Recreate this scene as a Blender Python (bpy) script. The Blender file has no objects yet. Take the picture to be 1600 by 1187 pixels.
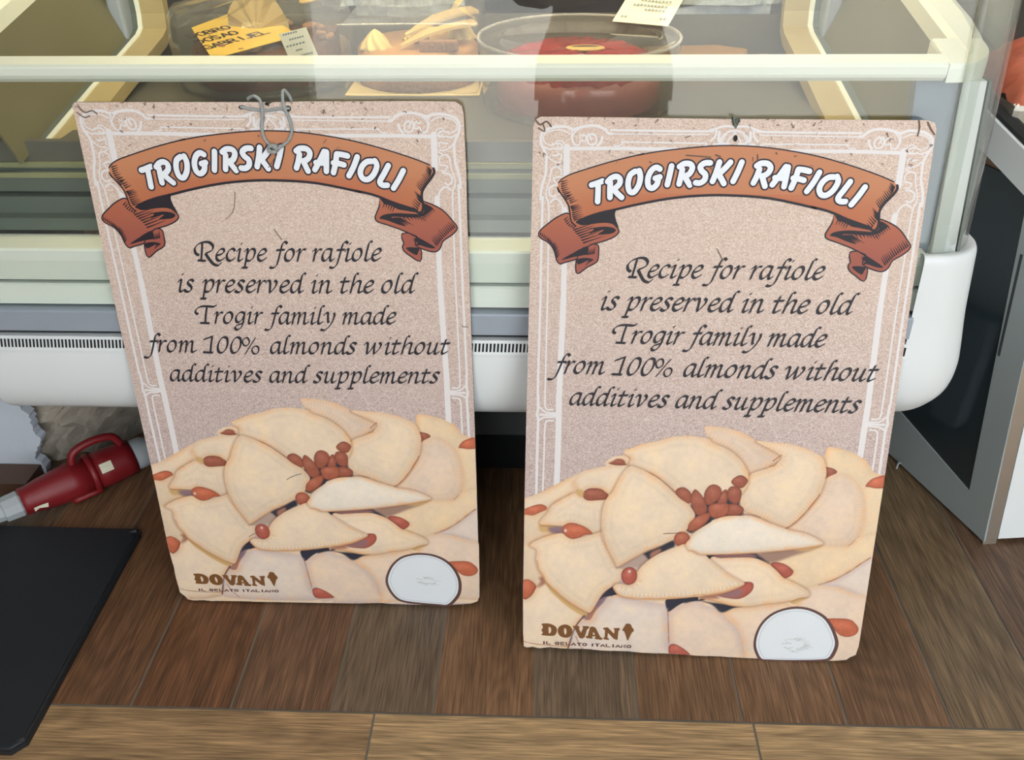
import bpy, bmesh, math, random
import numpy as np
from mathutils import Vector, Matrix
from mathutils.geometry import tessellate_polygon

C = bpy.context.scene.collection
SC = bpy.context.scene
PI = math.pi

# ---------------------------------------------------------------- camera, world, lights, exposure
cam_d = bpy.data.cameras.new('camera'); cam = bpy.data.objects.new('camera', cam_d); C.objects.link(cam)
cam_d.sensor_fit = 'HORIZONTAL'; cam_d.sensor_width = 36.0
cam_d.lens = 36.0 * 1345.99 / 1600.0
cam_d.clip_start = 0.02; cam_d.clip_end = 60
def cam_basis(p, y, r):
    f = Vector((math.sin(y)*math.cos(p), math.cos(y)*math.cos(p), -math.sin(p)))
    rt = Vector((math.cos(y), -math.sin(y), 0)); up = rt.cross(f)
    c, s = math.cos(r), math.sin(r)
    return c*rt + s*up, c*up - s*rt, f
_rt, _up, _fw = cam_basis(0.593336, -0.045403, -0.013651)
_m = Matrix((_rt, _up, -_fw)).transposed().to_4x4(); _m.translation = (0, 0, 1.0857)
cam.matrix_world = _m
SC.camera = cam
SC.view_settings.view_transform = 'Standard'; SC.view_settings.look = 'None'
SC.view_settings.gamma = 1.0; SC.view_settings.use_curve_mapping = False
SC.view_settings.exposure = -0.02
SC.cycles.use_denoising = True
SC.cycles.max_bounces = 10; SC.cycles.transparent_max_bounces = 24

W = bpy.data.worlds.new('daylight'); SC.world = W; W.use_nodes = True
_bg = W.node_tree.nodes['Background']; _bg.inputs[0].default_value = (0.78, 0.89, 1.0, 1); _bg.inputs[1].default_value = 2.0

def area(name, loc, target, sx, sy, power, col, spread=180):
    d = bpy.data.lights.new(name, 'AREA'); d.shape = 'RECTANGLE'; d.size = sx; d.size_y = sy
    d.energy = power; d.color = col; d.spread = math.radians(spread)
    o = bpy.data.objects.new(name, d); C.objects.link(o); o.location = loc
    o.rotation_euler = (Vector(target) - Vector(loc)).to_track_quat('-Z', 'Y').to_euler()
    return o
area('shopfront_daylight', (0.75, -1.50, 1.88), (0.45, 1.0, 0.55), 3.3, 1.05, 34, (0.86, 0.94, 1.0))
_sun = bpy.data.lights.new('sun', 'SUN'); _sun.energy = 20.0; _sun.angle = math.radians(1.0); _sun.color = (1.0, .99, .97)
_so = bpy.data.objects.new('sun', _sun); C.objects.link(_so); _so.rotation_euler = Vector((.25, -.55, -.85)).to_track_quat('-Z', 'Y').to_euler()
area('ceiling_panel_light', (0.15, -0.35, 2.78), (0.15, -0.1, 0.0), 1.6, 0.6, 8, (1.0, 0.97, 0.93))
area('back_fill_light', (0.6, 2.1, 2.78), (0.6, 2.1, 0.0), 1.2, 0.4, 14, (1.0, 0.95, 0.88))  # unseen fill, added to brighten the dark room behind the case
area('case_strip_lamp', (-0.13, 1.34, 1.16), (-0.13, 1.48, 0.7), 1.15, 0.06, 5.0, (1.0, 0.80, 0.44))

# ---------------------------------------------------------------- helpers
def lin(r, g, b, k=1.0):
    def f(c):
        c = c/255.0
        return (c/12.92 if c <= 0.04045 else ((c+0.055)/1.055)**2.4) * k
    return (f(r), f(g), f(b), 1.0)

def new_mat(name):
    m = bpy.data.materials.new(name); m.use_nodes = True
    nt = m.node_tree; b = nt.nodes['Principled BSDF']
    return m, nt, b
def N(nt, t, **kw):
    n = nt.nodes.new(t)
    for k, v in kw.items(): setattr(n, k, v)
    return n
def plain(name, col, rough=0.5, metal=0.0, spec=0.5, noise=0.0, nscale=40, bump=0.0, bscale=200):
    """One colour with a faint procedural mottling and optional fine bump."""
    m, nt, b = new_mat(name)
    b.inputs['Roughness'].default_value = rough; b.inputs['Metallic'].default_value = metal
    b.inputs['Specular IOR Level'].default_value = spec
    tc = N(nt, 'ShaderNodeTexCoord')
    nz = N(nt, 'ShaderNodeTexNoise'); nz.inputs['Scale'].default_value = nscale; nz.inputs['Detail'].default_value = 4
    nt.links.new(tc.outputs['Object'], nz.inputs['Vector'])
    mx = N(nt, 'ShaderNodeMix', data_type='RGBA')
    mx.inputs[6].default_value = tuple(c*(1-noise) for c in col[:3])+(1,); mx.inputs[7].default_value = tuple(min(1, c*(1+noise)) for c in col[:3])+(1,)
    nt.links.new(nz.outputs['Fac'], mx.inputs[0]); nt.links.new(mx.outputs[2], b.inputs['Base Color'])
    if bump:
        n2 = N(nt, 'ShaderNodeTexNoise'); n2.inputs['Scale'].default_value = bscale; n2.inputs['Detail'].default_value = 5
        nt.links.new(tc.outputs['Object'], n2.inputs['Vector'])
        bp = N(nt, 'ShaderNodeBump'); bp.inputs['Strength'].default_value = bump; bp.inputs['Distance'].default_value = 0.004
        nt.links.new(n2.outputs['Fac'], bp.inputs['Height']); nt.links.new(bp.outputs[0], b.inputs['Normal'])
    return m
def attr_mat(name, attr, rough=0.5, spec=0.3):
    m, nt, b = new_mat(name)
    a = N(nt, 'ShaderNodeAttribute'); a.attribute_name = attr
    nt.links.new(a.outputs['Color'], b.inputs['Base Color'])
    b.inputs['Roughness'].default_value = rough; b.inputs['Specular IOR Level'].default_value = spec
    return m
def glass(name, tint=(0.972, 0.985, 0.975), ior=1.5, haze=0.0, rough=0.0, hazecol=(.8, .82, .8)):
    """Thin pane: tinted see-through with Fresnel mirror reflection (and a trace of smear haze)."""
    m = bpy.data.materials.new(name); m.use_nodes = True; nt = m.node_tree; nt.nodes.clear()
    out = N(nt, 'ShaderNodeOutputMaterial'); tr = N(nt, 'ShaderNodeBsdfTransparent'); tr.inputs[0].default_value = (*tint, 1)
    gl = N(nt, 'ShaderNodeBsdfGlossy'); gl.inputs['Roughness'].default_value = rough
    # Schlick reflectance, the same from both faces of the pane
    lw = N(nt, 'ShaderNodeLayerWeight'); lw.inputs[0].default_value = .5
    pw = N(nt, 'ShaderNodeMath', operation='POWER'); pw.inputs[1].default_value = 5; nt.links.new(lw.outputs['Facing'], pw.inputs[0])
    f0 = ((ior-1)/(ior+1))**2
    fr = N(nt, 'ShaderNodeMath', operation='MULTIPLY_ADD'); fr.inputs[1].default_value = 1-f0; fr.inputs[2].default_value = f0; nt.links.new(pw.outputs[0], fr.inputs[0])
    mx = N(nt, 'ShaderNodeMixShader'); nt.links.new(fr.outputs[0], mx.inputs[0]); nt.links.new(tr.outputs[0], mx.inputs[1]); nt.links.new(gl.outputs[0], mx.inputs[2])
    last = mx
    if haze:
        df = N(nt, 'ShaderNodeBsdfDiffuse'); df.inputs[0].default_value = (*hazecol, 1)
        tc = N(nt, 'ShaderNodeTexCoord'); nz = N(nt, 'ShaderNodeTexNoise'); nz.inputs['Scale'].default_value = 9; nz.inputs['Detail'].default_value = 5
        mp = N(nt, 'ShaderNodeMapping'); mp.inputs['Scale'].default_value = (1, 1, .25)
        nt.links.new(tc.outputs['Object'], mp.inputs[0]); nt.links.new(mp.outputs[0], nz.inputs['Vector'])
        mu = N(nt, 'ShaderNodeMath', operation='MULTIPLY'); mu.inputs[1].default_value = haze*2; nt.links.new(nz.outputs['Fac'], mu.inputs[0])
        m2 = N(nt, 'ShaderNodeMixShader'); nt.links.new(mu.outputs[0], m2.inputs[0]); nt.links.new(mx.outputs[0], m2.inputs[1]); nt.links.new(df.outputs[0], m2.inputs[2]); last = m2
    nt.links.new(last.outputs[0], out.inputs[0])
    return m

def obj(name, me, mat=None, parent=None, smooth=False):
    if isinstance(me, bmesh.types.BMesh):
        bm = me; me = bpy.data.meshes.new(name); bm.to_mesh(me); bm.free()
    o = bpy.data.objects.new(name, me); C.objects.link(o)
    if mat is not None and len(me.materials) == 0:
        for m in (mat if isinstance(mat, (list, tuple)) else [mat]): me.materials.append(m)
    if smooth:
        me.polygons.foreach_set('use_smooth', [True]*len(me.polygons))
    if parent is not None: o.parent = parent
    return o
def tag(o, label, cat, group=None):
    o['label'] = label; o['category'] = cat
    if group: o['group'] = group
    return o
def thing(name, label, cat, loc=(0, 0, 0), group=None):
    o = bpy.data.objects.new(name, None); C.objects.link(o); o.location = loc; o.empty_display_size = 0.05
    return tag(o, label, cat, group)
def struct(o):
    o['kind'] = 'structure'; return o
def bx(bm, lo, hi, bevel=0.0, seg=2):
    """Axis-aligned box with optionally rounded edges, added to bm."""
    lo, hi = Vector(lo), Vector(hi)
    r = bmesh.ops.create_cube(bm, size=1.0, matrix=Matrix.Translation((lo+hi)/2) @ Matrix.Diagonal((*(hi-lo), 1)))
    if bevel:
        es = list({e for v in r['verts'] for e in v.link_edges})
        bmesh.ops.bevel(bm, geom=es, offset=bevel, segments=seg, profile=0.5, affect='EDGES')
    return bm
def prism(bm, poly, axis, a, b):
    """Extrude a 2-D polygon between a and b along axis ('x': poly=(y,z), 'y': (x,z), 'z': (x,y))."""
    def P(p, t):
        return (t, p[0], p[1]) if axis == 'x' else ((p[0], t, p[1]) if axis == 'y' else (p[0], p[1], t))
    va = [bm.verts.new(P(p, a)) for p in poly]; vb = [bm.verts.new(P(p, b)) for p in poly]
    n = len(poly)
    for i in range(n):
        bm.faces.new((va[i], va[(i+1) % n], vb[(i+1) % n], vb[i]))
    for tri in tessellate_polygon([[Vector((*p, 0)) for p in poly]]):
        bm.faces.new([va[i] for i in tri]); bm.faces.new([vb[i] for i in reversed(tri)])
    bmesh.ops.recalc_face_normals(bm, faces=bm.faces)
    return bm
def sweep(bm, rings, closed=False, caps=False):
    """Skin successive rings of equally many points."""
    vs = [[bm.verts.new(p) for p in r] for r in rings]
    n = len(vs[0])
    for a, b in zip(vs, vs[1:]):
        for i in range(n if closed else n-1):
            j = (i+1) % n
            bm.faces.new((a[i], a[j], b[j], b[i]))
    if caps and closed:
        bm.faces.new(list(reversed(vs[0]))); bm.faces.new(vs[-1])
    return bm
def lathe(bm, prof, seg=48, M=Matrix(), cap=True):
    """Revolve (r, h) about local Z; M places it."""
    rings = [[M @ Vector((r*math.cos(2*PI*i/seg), r*math.sin(2*PI*i/seg), h)) for i in range(seg)] for r, h in prof]
    sweep(bm, rings, closed=True)
    bm.verts.ensure_lookup_table()
    if cap:
        for r, h in (prof[0], prof[-1]):
            if r > 1e-5:
                ring = [v for v in bm.verts if (v.co - (M @ Vector((0, 0, h)))).length < r*1.0001+1e-7 and abs((M.inverted() @ v.co).z - h) < 1e-6]
                ring = sorted(ring, key=lambda v: math.atan2((M.inverted() @ v.co).y, (M.inverted() @ v.co).x))
                if len(ring) == seg: bm.faces.new(ring)
    bmesh.ops.recalc_face_normals(bm, faces=bm.faces)
    return bm
def tube(bm, pts, r, seg=10, rr=None):
    """Round tube along a smoothed path."""
    P = [Vector(p) for p in pts]
    rings = []; up = None
    for i, p in enumerate(P):
        t = (P[min(i+1, len(P)-1)] - P[max(i-1, 0)]).normalized()
        if up is None:
            up = t.orthogonal().normalized()
        up = (up - t*up.dot(t)).normalized(); sd = t.cross(up)
        R = rr[i] if rr else r
        rings.append([p + (up*math.cos(2*PI*k/seg) + sd*math.sin(2*PI*k/seg))*R for k in range(seg)])
    sweep(bm, rings, closed=True, caps=True)
    bmesh.ops.recalc_face_normals(bm, faces=bm.faces)
    return bm
def cr(pts, k=6, closed=False):
    """Catmull-Rom resampling of a point list (any dimension)."""
    P = [np.array(p, float) for p in pts]; n = len(P); out = []
    rng = range(n if closed else n-1)
    for i in rng:
        if closed: a, b, c, d = P[i-1], P[i], P[(i+1) % n], P[(i+2) % n]
        else: a, b, c, d = P[max(i-1, 0)], P[i], P[i+1], P[min(i+2, n-1)]
        for j in range(k):
            t = j/k
            out.append(0.5*((2*b) + (c-a)*t + (2*a-5*b+4*c-d)*t*t + (3*b-a-3*c+d)*t**3))
    if not closed: out.append(P[-1])
    return np.array(out)
rng = random.Random(7)

# ---------------------------------------------------------------- materials
M = {}
M['white_plastic'] = plain('white_plastic', lin(226, 231, 232), 0.32, noise=.02, nscale=8)
M['cream_plastic'] = plain('cream_plastic', lin(230, 234, 222), 0.35, noise=.03, nscale=10)
M['tan_plastic'] = plain('tan_plastic', lin(172, 156, 112), 0.45, noise=.04)
M['sill_plastic'] = plain('sill_plastic', lin(223, 229, 219), 0.35, noise=.03, nscale=12)
M['grey_alu'] = plain('grey_aluminium', lin(158, 168, 180), 0.38, metal=.15, noise=.03)
M['steel'] = plain('brushed_steel', lin(190, 182, 170), 0.34, metal=.85, noise=.05)
M['door_grey'] = plain('grey_lacquer', lin(164, 174, 174), 0.42, metal=.05, noise=.05, nscale=6)
M['dark_panel'] = plain('dark_grey_panel', lin(62, 66, 68), 0.5)
M['black'] = plain('black_void', lin(14, 15, 18), 0.8)
M['black_gap'] = plain('black_seal', lin(30, 34, 36), 0.6)
M['olive_steel'] = plain('well_steel', lin(112, 108, 78), 0.4, metal=.2, noise=.08, nscale=9)
M['slat_dark'] = plain('dark_step', lin(98, 108, 100), 0.4, metal=.15, noise=.06)
M['deck'] = plain('dark_deck', lin(92, 90, 80), 0.4, noise=.1, nscale=14)
M['seal_yellow'] = plain('yellowed_trim', lin(146, 146, 108), 0.4)
M['infill'] = plain('grey_infill', lin(118, 130, 142), 0.4, metal=.2)
M['clear_rim'] = glass('clear_plastic_rim', tint=(.9, .9, .88), ior=1.5, haze=0.3, hazecol=(.72, .7, .66))
M['glass'] = glass('case_glass', haze=0.012)
M['glass_side'] = glass('side_pane_glass', tint=(.80, .82, .62), haze=0.05, hazecol=(.5, .48, .3))
M['acrylic'] = glass('bent_pane_glass', tint=(.93, .95, .92), haze=0.14, hazecol=(.66, .66, .64))
M['clear'] = glass('clear_plastic', tint=(.95, .95, .94), ior=1.45, haze=0.07, hazecol=(.6, .58, .54))
M['film'] = glass('crinkled_film', tint=(.95, .95, .93), ior=1.6, haze=0.07, rough=.12)
M['dark_glass'] = plain('dark_door_glass', lin(46, 56, 60), 0.08, spec=.8)
M['slate'] = plain('split_slate', lin(150, 158, 164), 0.45, noise=.35, nscale=60, bump=1.0, bscale=70)
M['plaster'] = plain('white_plaster', lin(205, 212, 222), 0.8, noise=.04, nscale=20, bump=.1, bscale=120)
M['masonry'] = plain('broken_masonry', lin(166, 156, 142), 0.9, noise=.45, nscale=35, bump=1.0, bscale=60)
M['baseboard'] = plain('brown_skirting', lin(92, 66, 50), 0.5, noise=.15)
M['red_plastic'] = plain('red_plug_plastic', lin(132, 28, 34), 0.4, noise=.06)
M['grey_plastic'] = plain('grey_gland_plastic', lin(180, 186, 190), 0.45)
M['blue_cable'] = plain('blue_cable_sheath', lin(34, 52, 120), 0.5)
M['grey_cable'] = plain('grey_cable_sheath', lin(128, 134, 140), 0.55)
M['mat_black'] = plain('black_rubber', lin(30, 34, 38), 0.55, noise=.15, nscale=5, bump=.15, bscale=500)
M['cord'] = plain('grey_cord', lin(168, 172, 170), 0.8, noise=.25, nscale=400, bump=.6, bscale=900)
M['hook'] = plain('tarnished_hook', lin(84, 88, 80), 0.5, metal=.5, noise=.4, nscale=300)
M['hole'] = plain('punched_hole', lin(40, 38, 32), 0.9)
M['cake_choc'] = plain('chocolate_nut_cake', lin(96, 62, 48), 0.5, noise=.5, nscale=90, bump=.8, bscale=150)
M['cake_caramel'] = plain('caramel_glaze', lin(196, 146, 88), 0.3, noise=.12, nscale=40)
M['crumb'] = plain('nut_crumb', lin(166, 122, 84), 0.8, noise=.5, nscale=220, bump=1, bscale=300)
M['cream'] = plain('piped_cream', lin(232, 206, 136), 0.5, noise=.08)
M['wafer'] = plain('wafer', lin(222, 188, 116), 0.6, noise=.15, nscale=120)
M['wafer_light'] = plain('pale_wafer', lin(226, 204, 146), 0.6, noise=.1)
M['choc'] = plain('dark_chocolate', lin(66, 42, 34), 0.3)
M['pearl'] = plain('gold_pearl', lin(228, 186, 88), 0.25, metal=.6)
M['yellow_card'] = plain('yellow_card', lin(236, 198, 84), 0.6, noise=.05)
M['paper'] = plain('paper_slip', lin(240, 234, 210), 0.7, noise=.04)
M['ink'] = plain('pen_ink', lin(52, 40, 32), 0.7)
M['ink_faint'] = plain('faint_ink', lin(150, 158, 160), 0.7)
M['berry'] = plain('berry_glaze', lin(160, 50, 56), 0.25, noise=.35, nscale=70, bump=.6, bscale=90)
M['pink'] = plain('pink_cream', lin(178, 114, 110), 0.5, noise=.15)
M['wood_board'] = plain('wooden_cake_board', lin(176, 136, 84), 0.5, noise=.15, nscale=12)
M['gelato'] = plain('salmon_gelato', lin(216, 112, 84), 0.6, noise=.3, nscale=40, bump=.9, bscale=50)
M['ceiling'] = plain('ceiling_paint', lin(232, 230, 224), 0.9)
M['wall'] = plain('wall_paint', lin(206, 202, 194), 0.9)
M['dark_wall'] = plain('dark_back_wall', lin(84, 78, 72), 0.8, noise=.15, nscale=5)
M['facade'] = plain('street_facade', lin(200, 198, 195), 0.9, noise=.1, nscale=2)
M['paving'] = plain('pale_paving', lin(188, 187, 184), 0.8, noise=.1, nscale=4)
# ---------------------------------------------------------------- floor of wood-look planks
def wood_mat():
    m, nt, b = new_mat('oak_plank')
    uv = N(nt, 'ShaderNodeUVMap'); at = N(nt, 'ShaderNodeAttribute'); at.attribute_name = 'tone'
    def noise(sx, sy, scale, det, dist=0.0):
        mp = N(nt, 'ShaderNodeMapping'); mp.inputs['Scale'].default_value = (sx, sy, 1)
        nt.links.new(uv.outputs[0], mp.inputs[0])
        n = N(nt, 'ShaderNodeTexNoise'); n.inputs['Scale'].default_value = scale; n.inputs['Detail'].default_value = det; n.inputs['Distortion'].default_value = dist
        nt.links.new(mp.outputs[0], n.inputs['Vector']); return n
    fine = noise(16, 430, 1.0, 4, .3); broad = noise(3, 46, 1.0, 4, 1.0); ring = noise(1.3, 7, 1.0, 2, .5)
    wv = N(nt, 'ShaderNodeMath', operation='MULTIPLY'); wv.inputs[1].default_value = 120; nt.links.new(ring.outputs['Fac'], wv.inputs[0])
    sn = N(nt, 'ShaderNodeMath', operation='SINE'); nt.links.new(wv.outputs[0], sn.inputs[0])
    def ramp(n, c0, c1, p0=.3, p1=.7):
        r = N(nt, 'ShaderNodeMapRange'); r.inputs[1].default_value = p0; r.inputs[2].default_value = p1; r.inputs[3].default_value = c0; r.inputs[4].default_value = c1
        nt.links.new(n, r.inputs[0]); return r.outputs[0]
    a = ramp(fine.outputs['Fac'], .52, 1.42); c = ramp(broad.outputs['Fac'], .74, 1.22); d = ramp(sn.outputs[0], .88, 1.08, -1, 1)
    m1 = N(nt, 'ShaderNodeMath', operation='MULTIPLY'); nt.links.new(a, m1.inputs[0]); nt.links.new(c, m1.inputs[1])
    m2 = N(nt, 'ShaderNodeMath', operation='MULTIPLY'); nt.links.new(m1.outputs[0], m2.inputs[0]); nt.links.new(d, m2.inputs[1])
    vm = N(nt, 'ShaderNodeVectorMath', operation='SCALE'); nt.links.new(at.outputs['Color'], vm.inputs[0]); nt.links.new(m2.outputs[0], vm.inputs['Scale'])
    nt.links.new(vm.outputs[0], b.inputs['Base Color'])
    b.inputs['Roughness'].default_value = 0.46; b.inputs['Specular IOR Level'].default_value = 0.4
    bp = N(nt, 'ShaderNodeBump'); bp.inputs['Strength'].default_value = .25; bp.inputs['Distance'].default_value = .001
    nt.links.new(fine.outputs['Fac'], bp.inputs['Height']); nt.links.new(bp.outputs[0], b.inputs['Normal'])
    return m
def build_floor():
    vs, fs, mi, tones, uvs = [], [], [], [], []
    rr = random.Random(3)
    def quad(x0, y0, x1, y1, z, along_y, tone, mat):
        i = len(vs); vs.extend([(x0, y0, z), (x1, y0, z), (x1, y1, z), (x0, y1, z)]); fs.append((i, i+1, i+2, i+3)); mi.append(mat); tones.append(tone)
        ou, ov = rr.uniform(0, 90), rr.uniform(0, 90)
        if along_y: uvs.extend([(ou+y0, ov+x0), (ou+y0, ov+x1), (ou+y1, ov+x1), (ou+y1, ov+x0)])
        else: uvs.extend([(ou+x0, ov+y0), (ou+x1, ov+y0), (ou+x1, ov+y1), (ou+x0, ov+y1)])
    quad(-3.2, -1.35, 3.2, 3.2, -0.0012, True, (.2, .2, .2), 1)
    yb, xs, w, g = 0.7499, -0.5952, 0.14685, 0.0016
    brown = {-1: (150, 112, 82), 0: (139, 98, 68), 1: (133, 90, 60), 2: (136, 100, 74), 3: (132, 110, 88), 4: (148, 110, 78), 5: (134, 112, 90), 6: (140, 106, 76), 7: (150, 112, 80), 8: (140, 104, 74), 9: (142, 116, 86), 10: (130, 100, 78)}
    for i in range(-16, 24):
        t = brown.get(i, rr.choice([(140, 104, 76), (134, 110, 86), (146, 108, 78)]))
        # plank i lies left of joint i
        x0 = xs + (i-1)*w
        quad(x0+g, yb+g, x0+w-g, yb+1.18-g, 0, True, lin(*t, k=.68)[:3], 0)  # rear planks browner, and darkened further to paint in the shade there
        quad(x0+g, yb+1.18+g, x0+w-g, yb+2.3, 0, True, lin(*rr.choice([(140, 104, 76), (134, 110, 86)]), k=.68)[:3], 0)
    k = 0
    L = 0.538
    y1 = yb
    while y1 > -1.3:
        off = -0.238 + (0 if k % 2 == 0 else L/2)
        for j in range(-6, 7):
            t = (186, 154, 112) if k == 0 else rr.choice([(176, 144, 104), (168, 136, 98), (184, 150, 108)])
            if k == 0 and j == -1: t = (176, 142, 102)
            quad(off+j*L+g, y1-w+g, off+(j+1)*L-g, y1-g, 0, False, lin(*t, k=.86)[:3], 0)
        y1 -= w; k += 1
    me = bpy.data.meshes.new('floor'); me.from_pydata(vs, [], fs)
    me.materials.append(wood_mat()); me.materials.append(plain('grout', lin(120, 112, 100), 0.9, noise=.1))
    me.polygons.foreach_set('material_index', mi)
    at = me.attributes.new('tone', 'FLOAT_COLOR', 'CORNER')
    at.data.foreach_set('color', np.repeat(np.array([t+(1,) for t in [tuple(x) for x in tones]], dtype=np.float32), 4, axis=0).ravel())
    ul = me.uv_layers.new(name='UVMap'); ul.data.foreach_set('uv', np.array(uvs, dtype=np.float32).ravel())
    return struct(obj('floor', me))
build_floor()

# ---------------------------------------------------------------- room shell
def slab(name, lo, hi, mat): return struct(obj(name, bx(bmesh.new(), lo, hi), mat))
slab('ceiling', (-3.2, -1.35, 2.85), (3.2, 3.2, 2.95), M['ceiling'])
slab('wall_back', (-3.2, 3.1, 0), (3.2, 3.2, 2.85), M['dark_wall'])
slab('wall_left', (-3.3, -1.35, 0), (-3.2, 3.2, 2.85), M['wall'])
slab('wall_right', (3.2, -1.35, 0), (3.3, 3.2, 2.85), M['wall'])
# open shop front behind the photographer: two wall ends, a lintel and the pale paving outside
slab('wall_front', (-3.2, -1.45, 2.45), (3.2, -1.35, 2.85), M['wall'])
slab('trim_1', (-3.2, -1.45, 0), (-0.95, -1.35, 2.45), M['wall'])
slab('trim_2', (2.5, -1.45, 0), (3.2, -1.35, 2.45), M['wall'])
slab('wall_street', (-12, -13, 0), (12, -12.5, 6), M['facade'])  # unseen house front, added for the case glass to reflect
slab('ground', (-12, -26, -0.06), (12, -1.35, -0.004), M['paving'])

# plastered wall end under the case, broken open, with its brown skirting
def broken_wall():
    bm = bmesh.new(); rr = random.Random(5)
    edge = []
    for i in range(46):
        z = .27*i/45; edge.append((-.968 - .010*math.sin(z*38+.6) + .006*math.sin(z*97) + rr.uniform(-.0035, .0035), z))
    prism(bm, [(-1.9, 0.0)] + edge + [(-1.9, 0.27)], 'y', 1.26, 1.28)
    return struct(obj('wall_stub', bm, M['plaster']))
broken_wall()
def masonry():
    bm = bmesh.new(); rr = random.Random(9)
    nx, nz = 26, 16
    g = [[None]*(nz+1) for _ in range(nx+1)]
    for i in range(nx+1):
        for k in range(nz+1):
            u = i/nx; x = -1.02 + 0.34*u; y = 1.285 + 0.30*u*u + 0.05*u; z = 0.27*k/nz
            s = 0.012*(rr.random()-.5)*2 + .008*math.sin(z*95+u*9)
            g[i][k] = bm.verts.new((x+s*.6, y+s, z))
    for i in range(nx):
        for k in range(nz): bm.faces.new((g[i][k], g[i+1][k], g[i+1][k+1], g[i][k+1]))
    return struct(obj('wall_masonry', bm, M['masonry']))
masonry()
slab('baseboard_left', (-1.9, 1.2, 0), (-0.975, 1.258, 0.026), M['baseboard'])
# ---------------------------------------------------------------- the refrigerated display case
XC = -0.136                                    # the case is symmetrical about this x
case = thing('display_case', 'long white refrigerated glass display case behind the two signs', 'display case', (XC, 1.3, 0))
def cpart(name, bm, mat, smooth=False, parent=None):
    if isinstance(bm, bmesh.types.BMesh): bmesh.ops.translate(bm, verts=bm.verts, vec=(-XC, -1.3, 0))
    return obj(name, bm, mat, parent or case, smooth)
def lean(z): return 0.15*(z-0.77)
def plan(hw, yf, r, yb, n=10, left=True, right=True, front=True):
    """Plan path: left side, left corner, front, right corner, right side (x, y)."""
    p = []
    if left:
        p += [(XC-hw, yb), (XC-hw, yf+r)]
        p += [(XC-hw+r-r*math.cos(t), yf+r-r*math.sin(t)) for t in [PI/2*i/n for i in range(1, n)]]
    if front: p += [(XC-hw+r, yf), (XC+hw-r, yf)]
    if right:
        p += [(XC+hw-r+r*math.sin(t), yf+r-r*math.cos(t)) for t in [PI/2*i/n for i in range(1, n)]]
        p += [(XC+hw, yf+r), (XC+hw, yb)]
    return p
# outer glass: flat front pane and bent end panes, leaning back a little
def pane(path, z0, z1, th=0.006, nz=6):
    bm = bmesh.new(); n = len(path); inn = []
    for i, (x, y) in enumerate(path):
        a = Vector(path[max(i-1, 0)]); b = Vector(path[min(i+1, n-1)]); t = (b-a).normalized()
        inn.append((x - t.y*th, y + t.x*th))
    rings = []
    for k in range(nz+1):
        z = z0 + (z1-z0)*k/nz
        rings.append([(x, y+lean(z), z) for x, y in path] + [(x, y+lean(z), z) for x, y in reversed(inn)])
    sweep(bm, rings, closed=True, caps=True); bmesh.ops.recalc_face_normals(bm, faces=bm.faces); return bm
GH, GY, GR = 0.722, 1.095, 0.078
cpart('front_glass', pane([(XC-GH+GR, GY), (XC+GH-GR-0.002, GY)], 0.492, 1.20), M['glass'])
rc = [(XC+GH-GR+0.002, GY)] + [(XC+GH-GR+GR*math.sin(t), GY+GR-GR*math.cos(t)) for t in [PI/2*i/12 for i in range(1, 13)]] + [(XC+GH, 1.60)]
cpart('end_glass', pane(rc, 0.575, 1.20), M['acrylic'], True)
lc = [(2*XC-x, y) for x, y in reversed(rc)]
cpart('end_glass', pane(lc, 0.575, 1.20), M['acrylic'], True)
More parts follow.
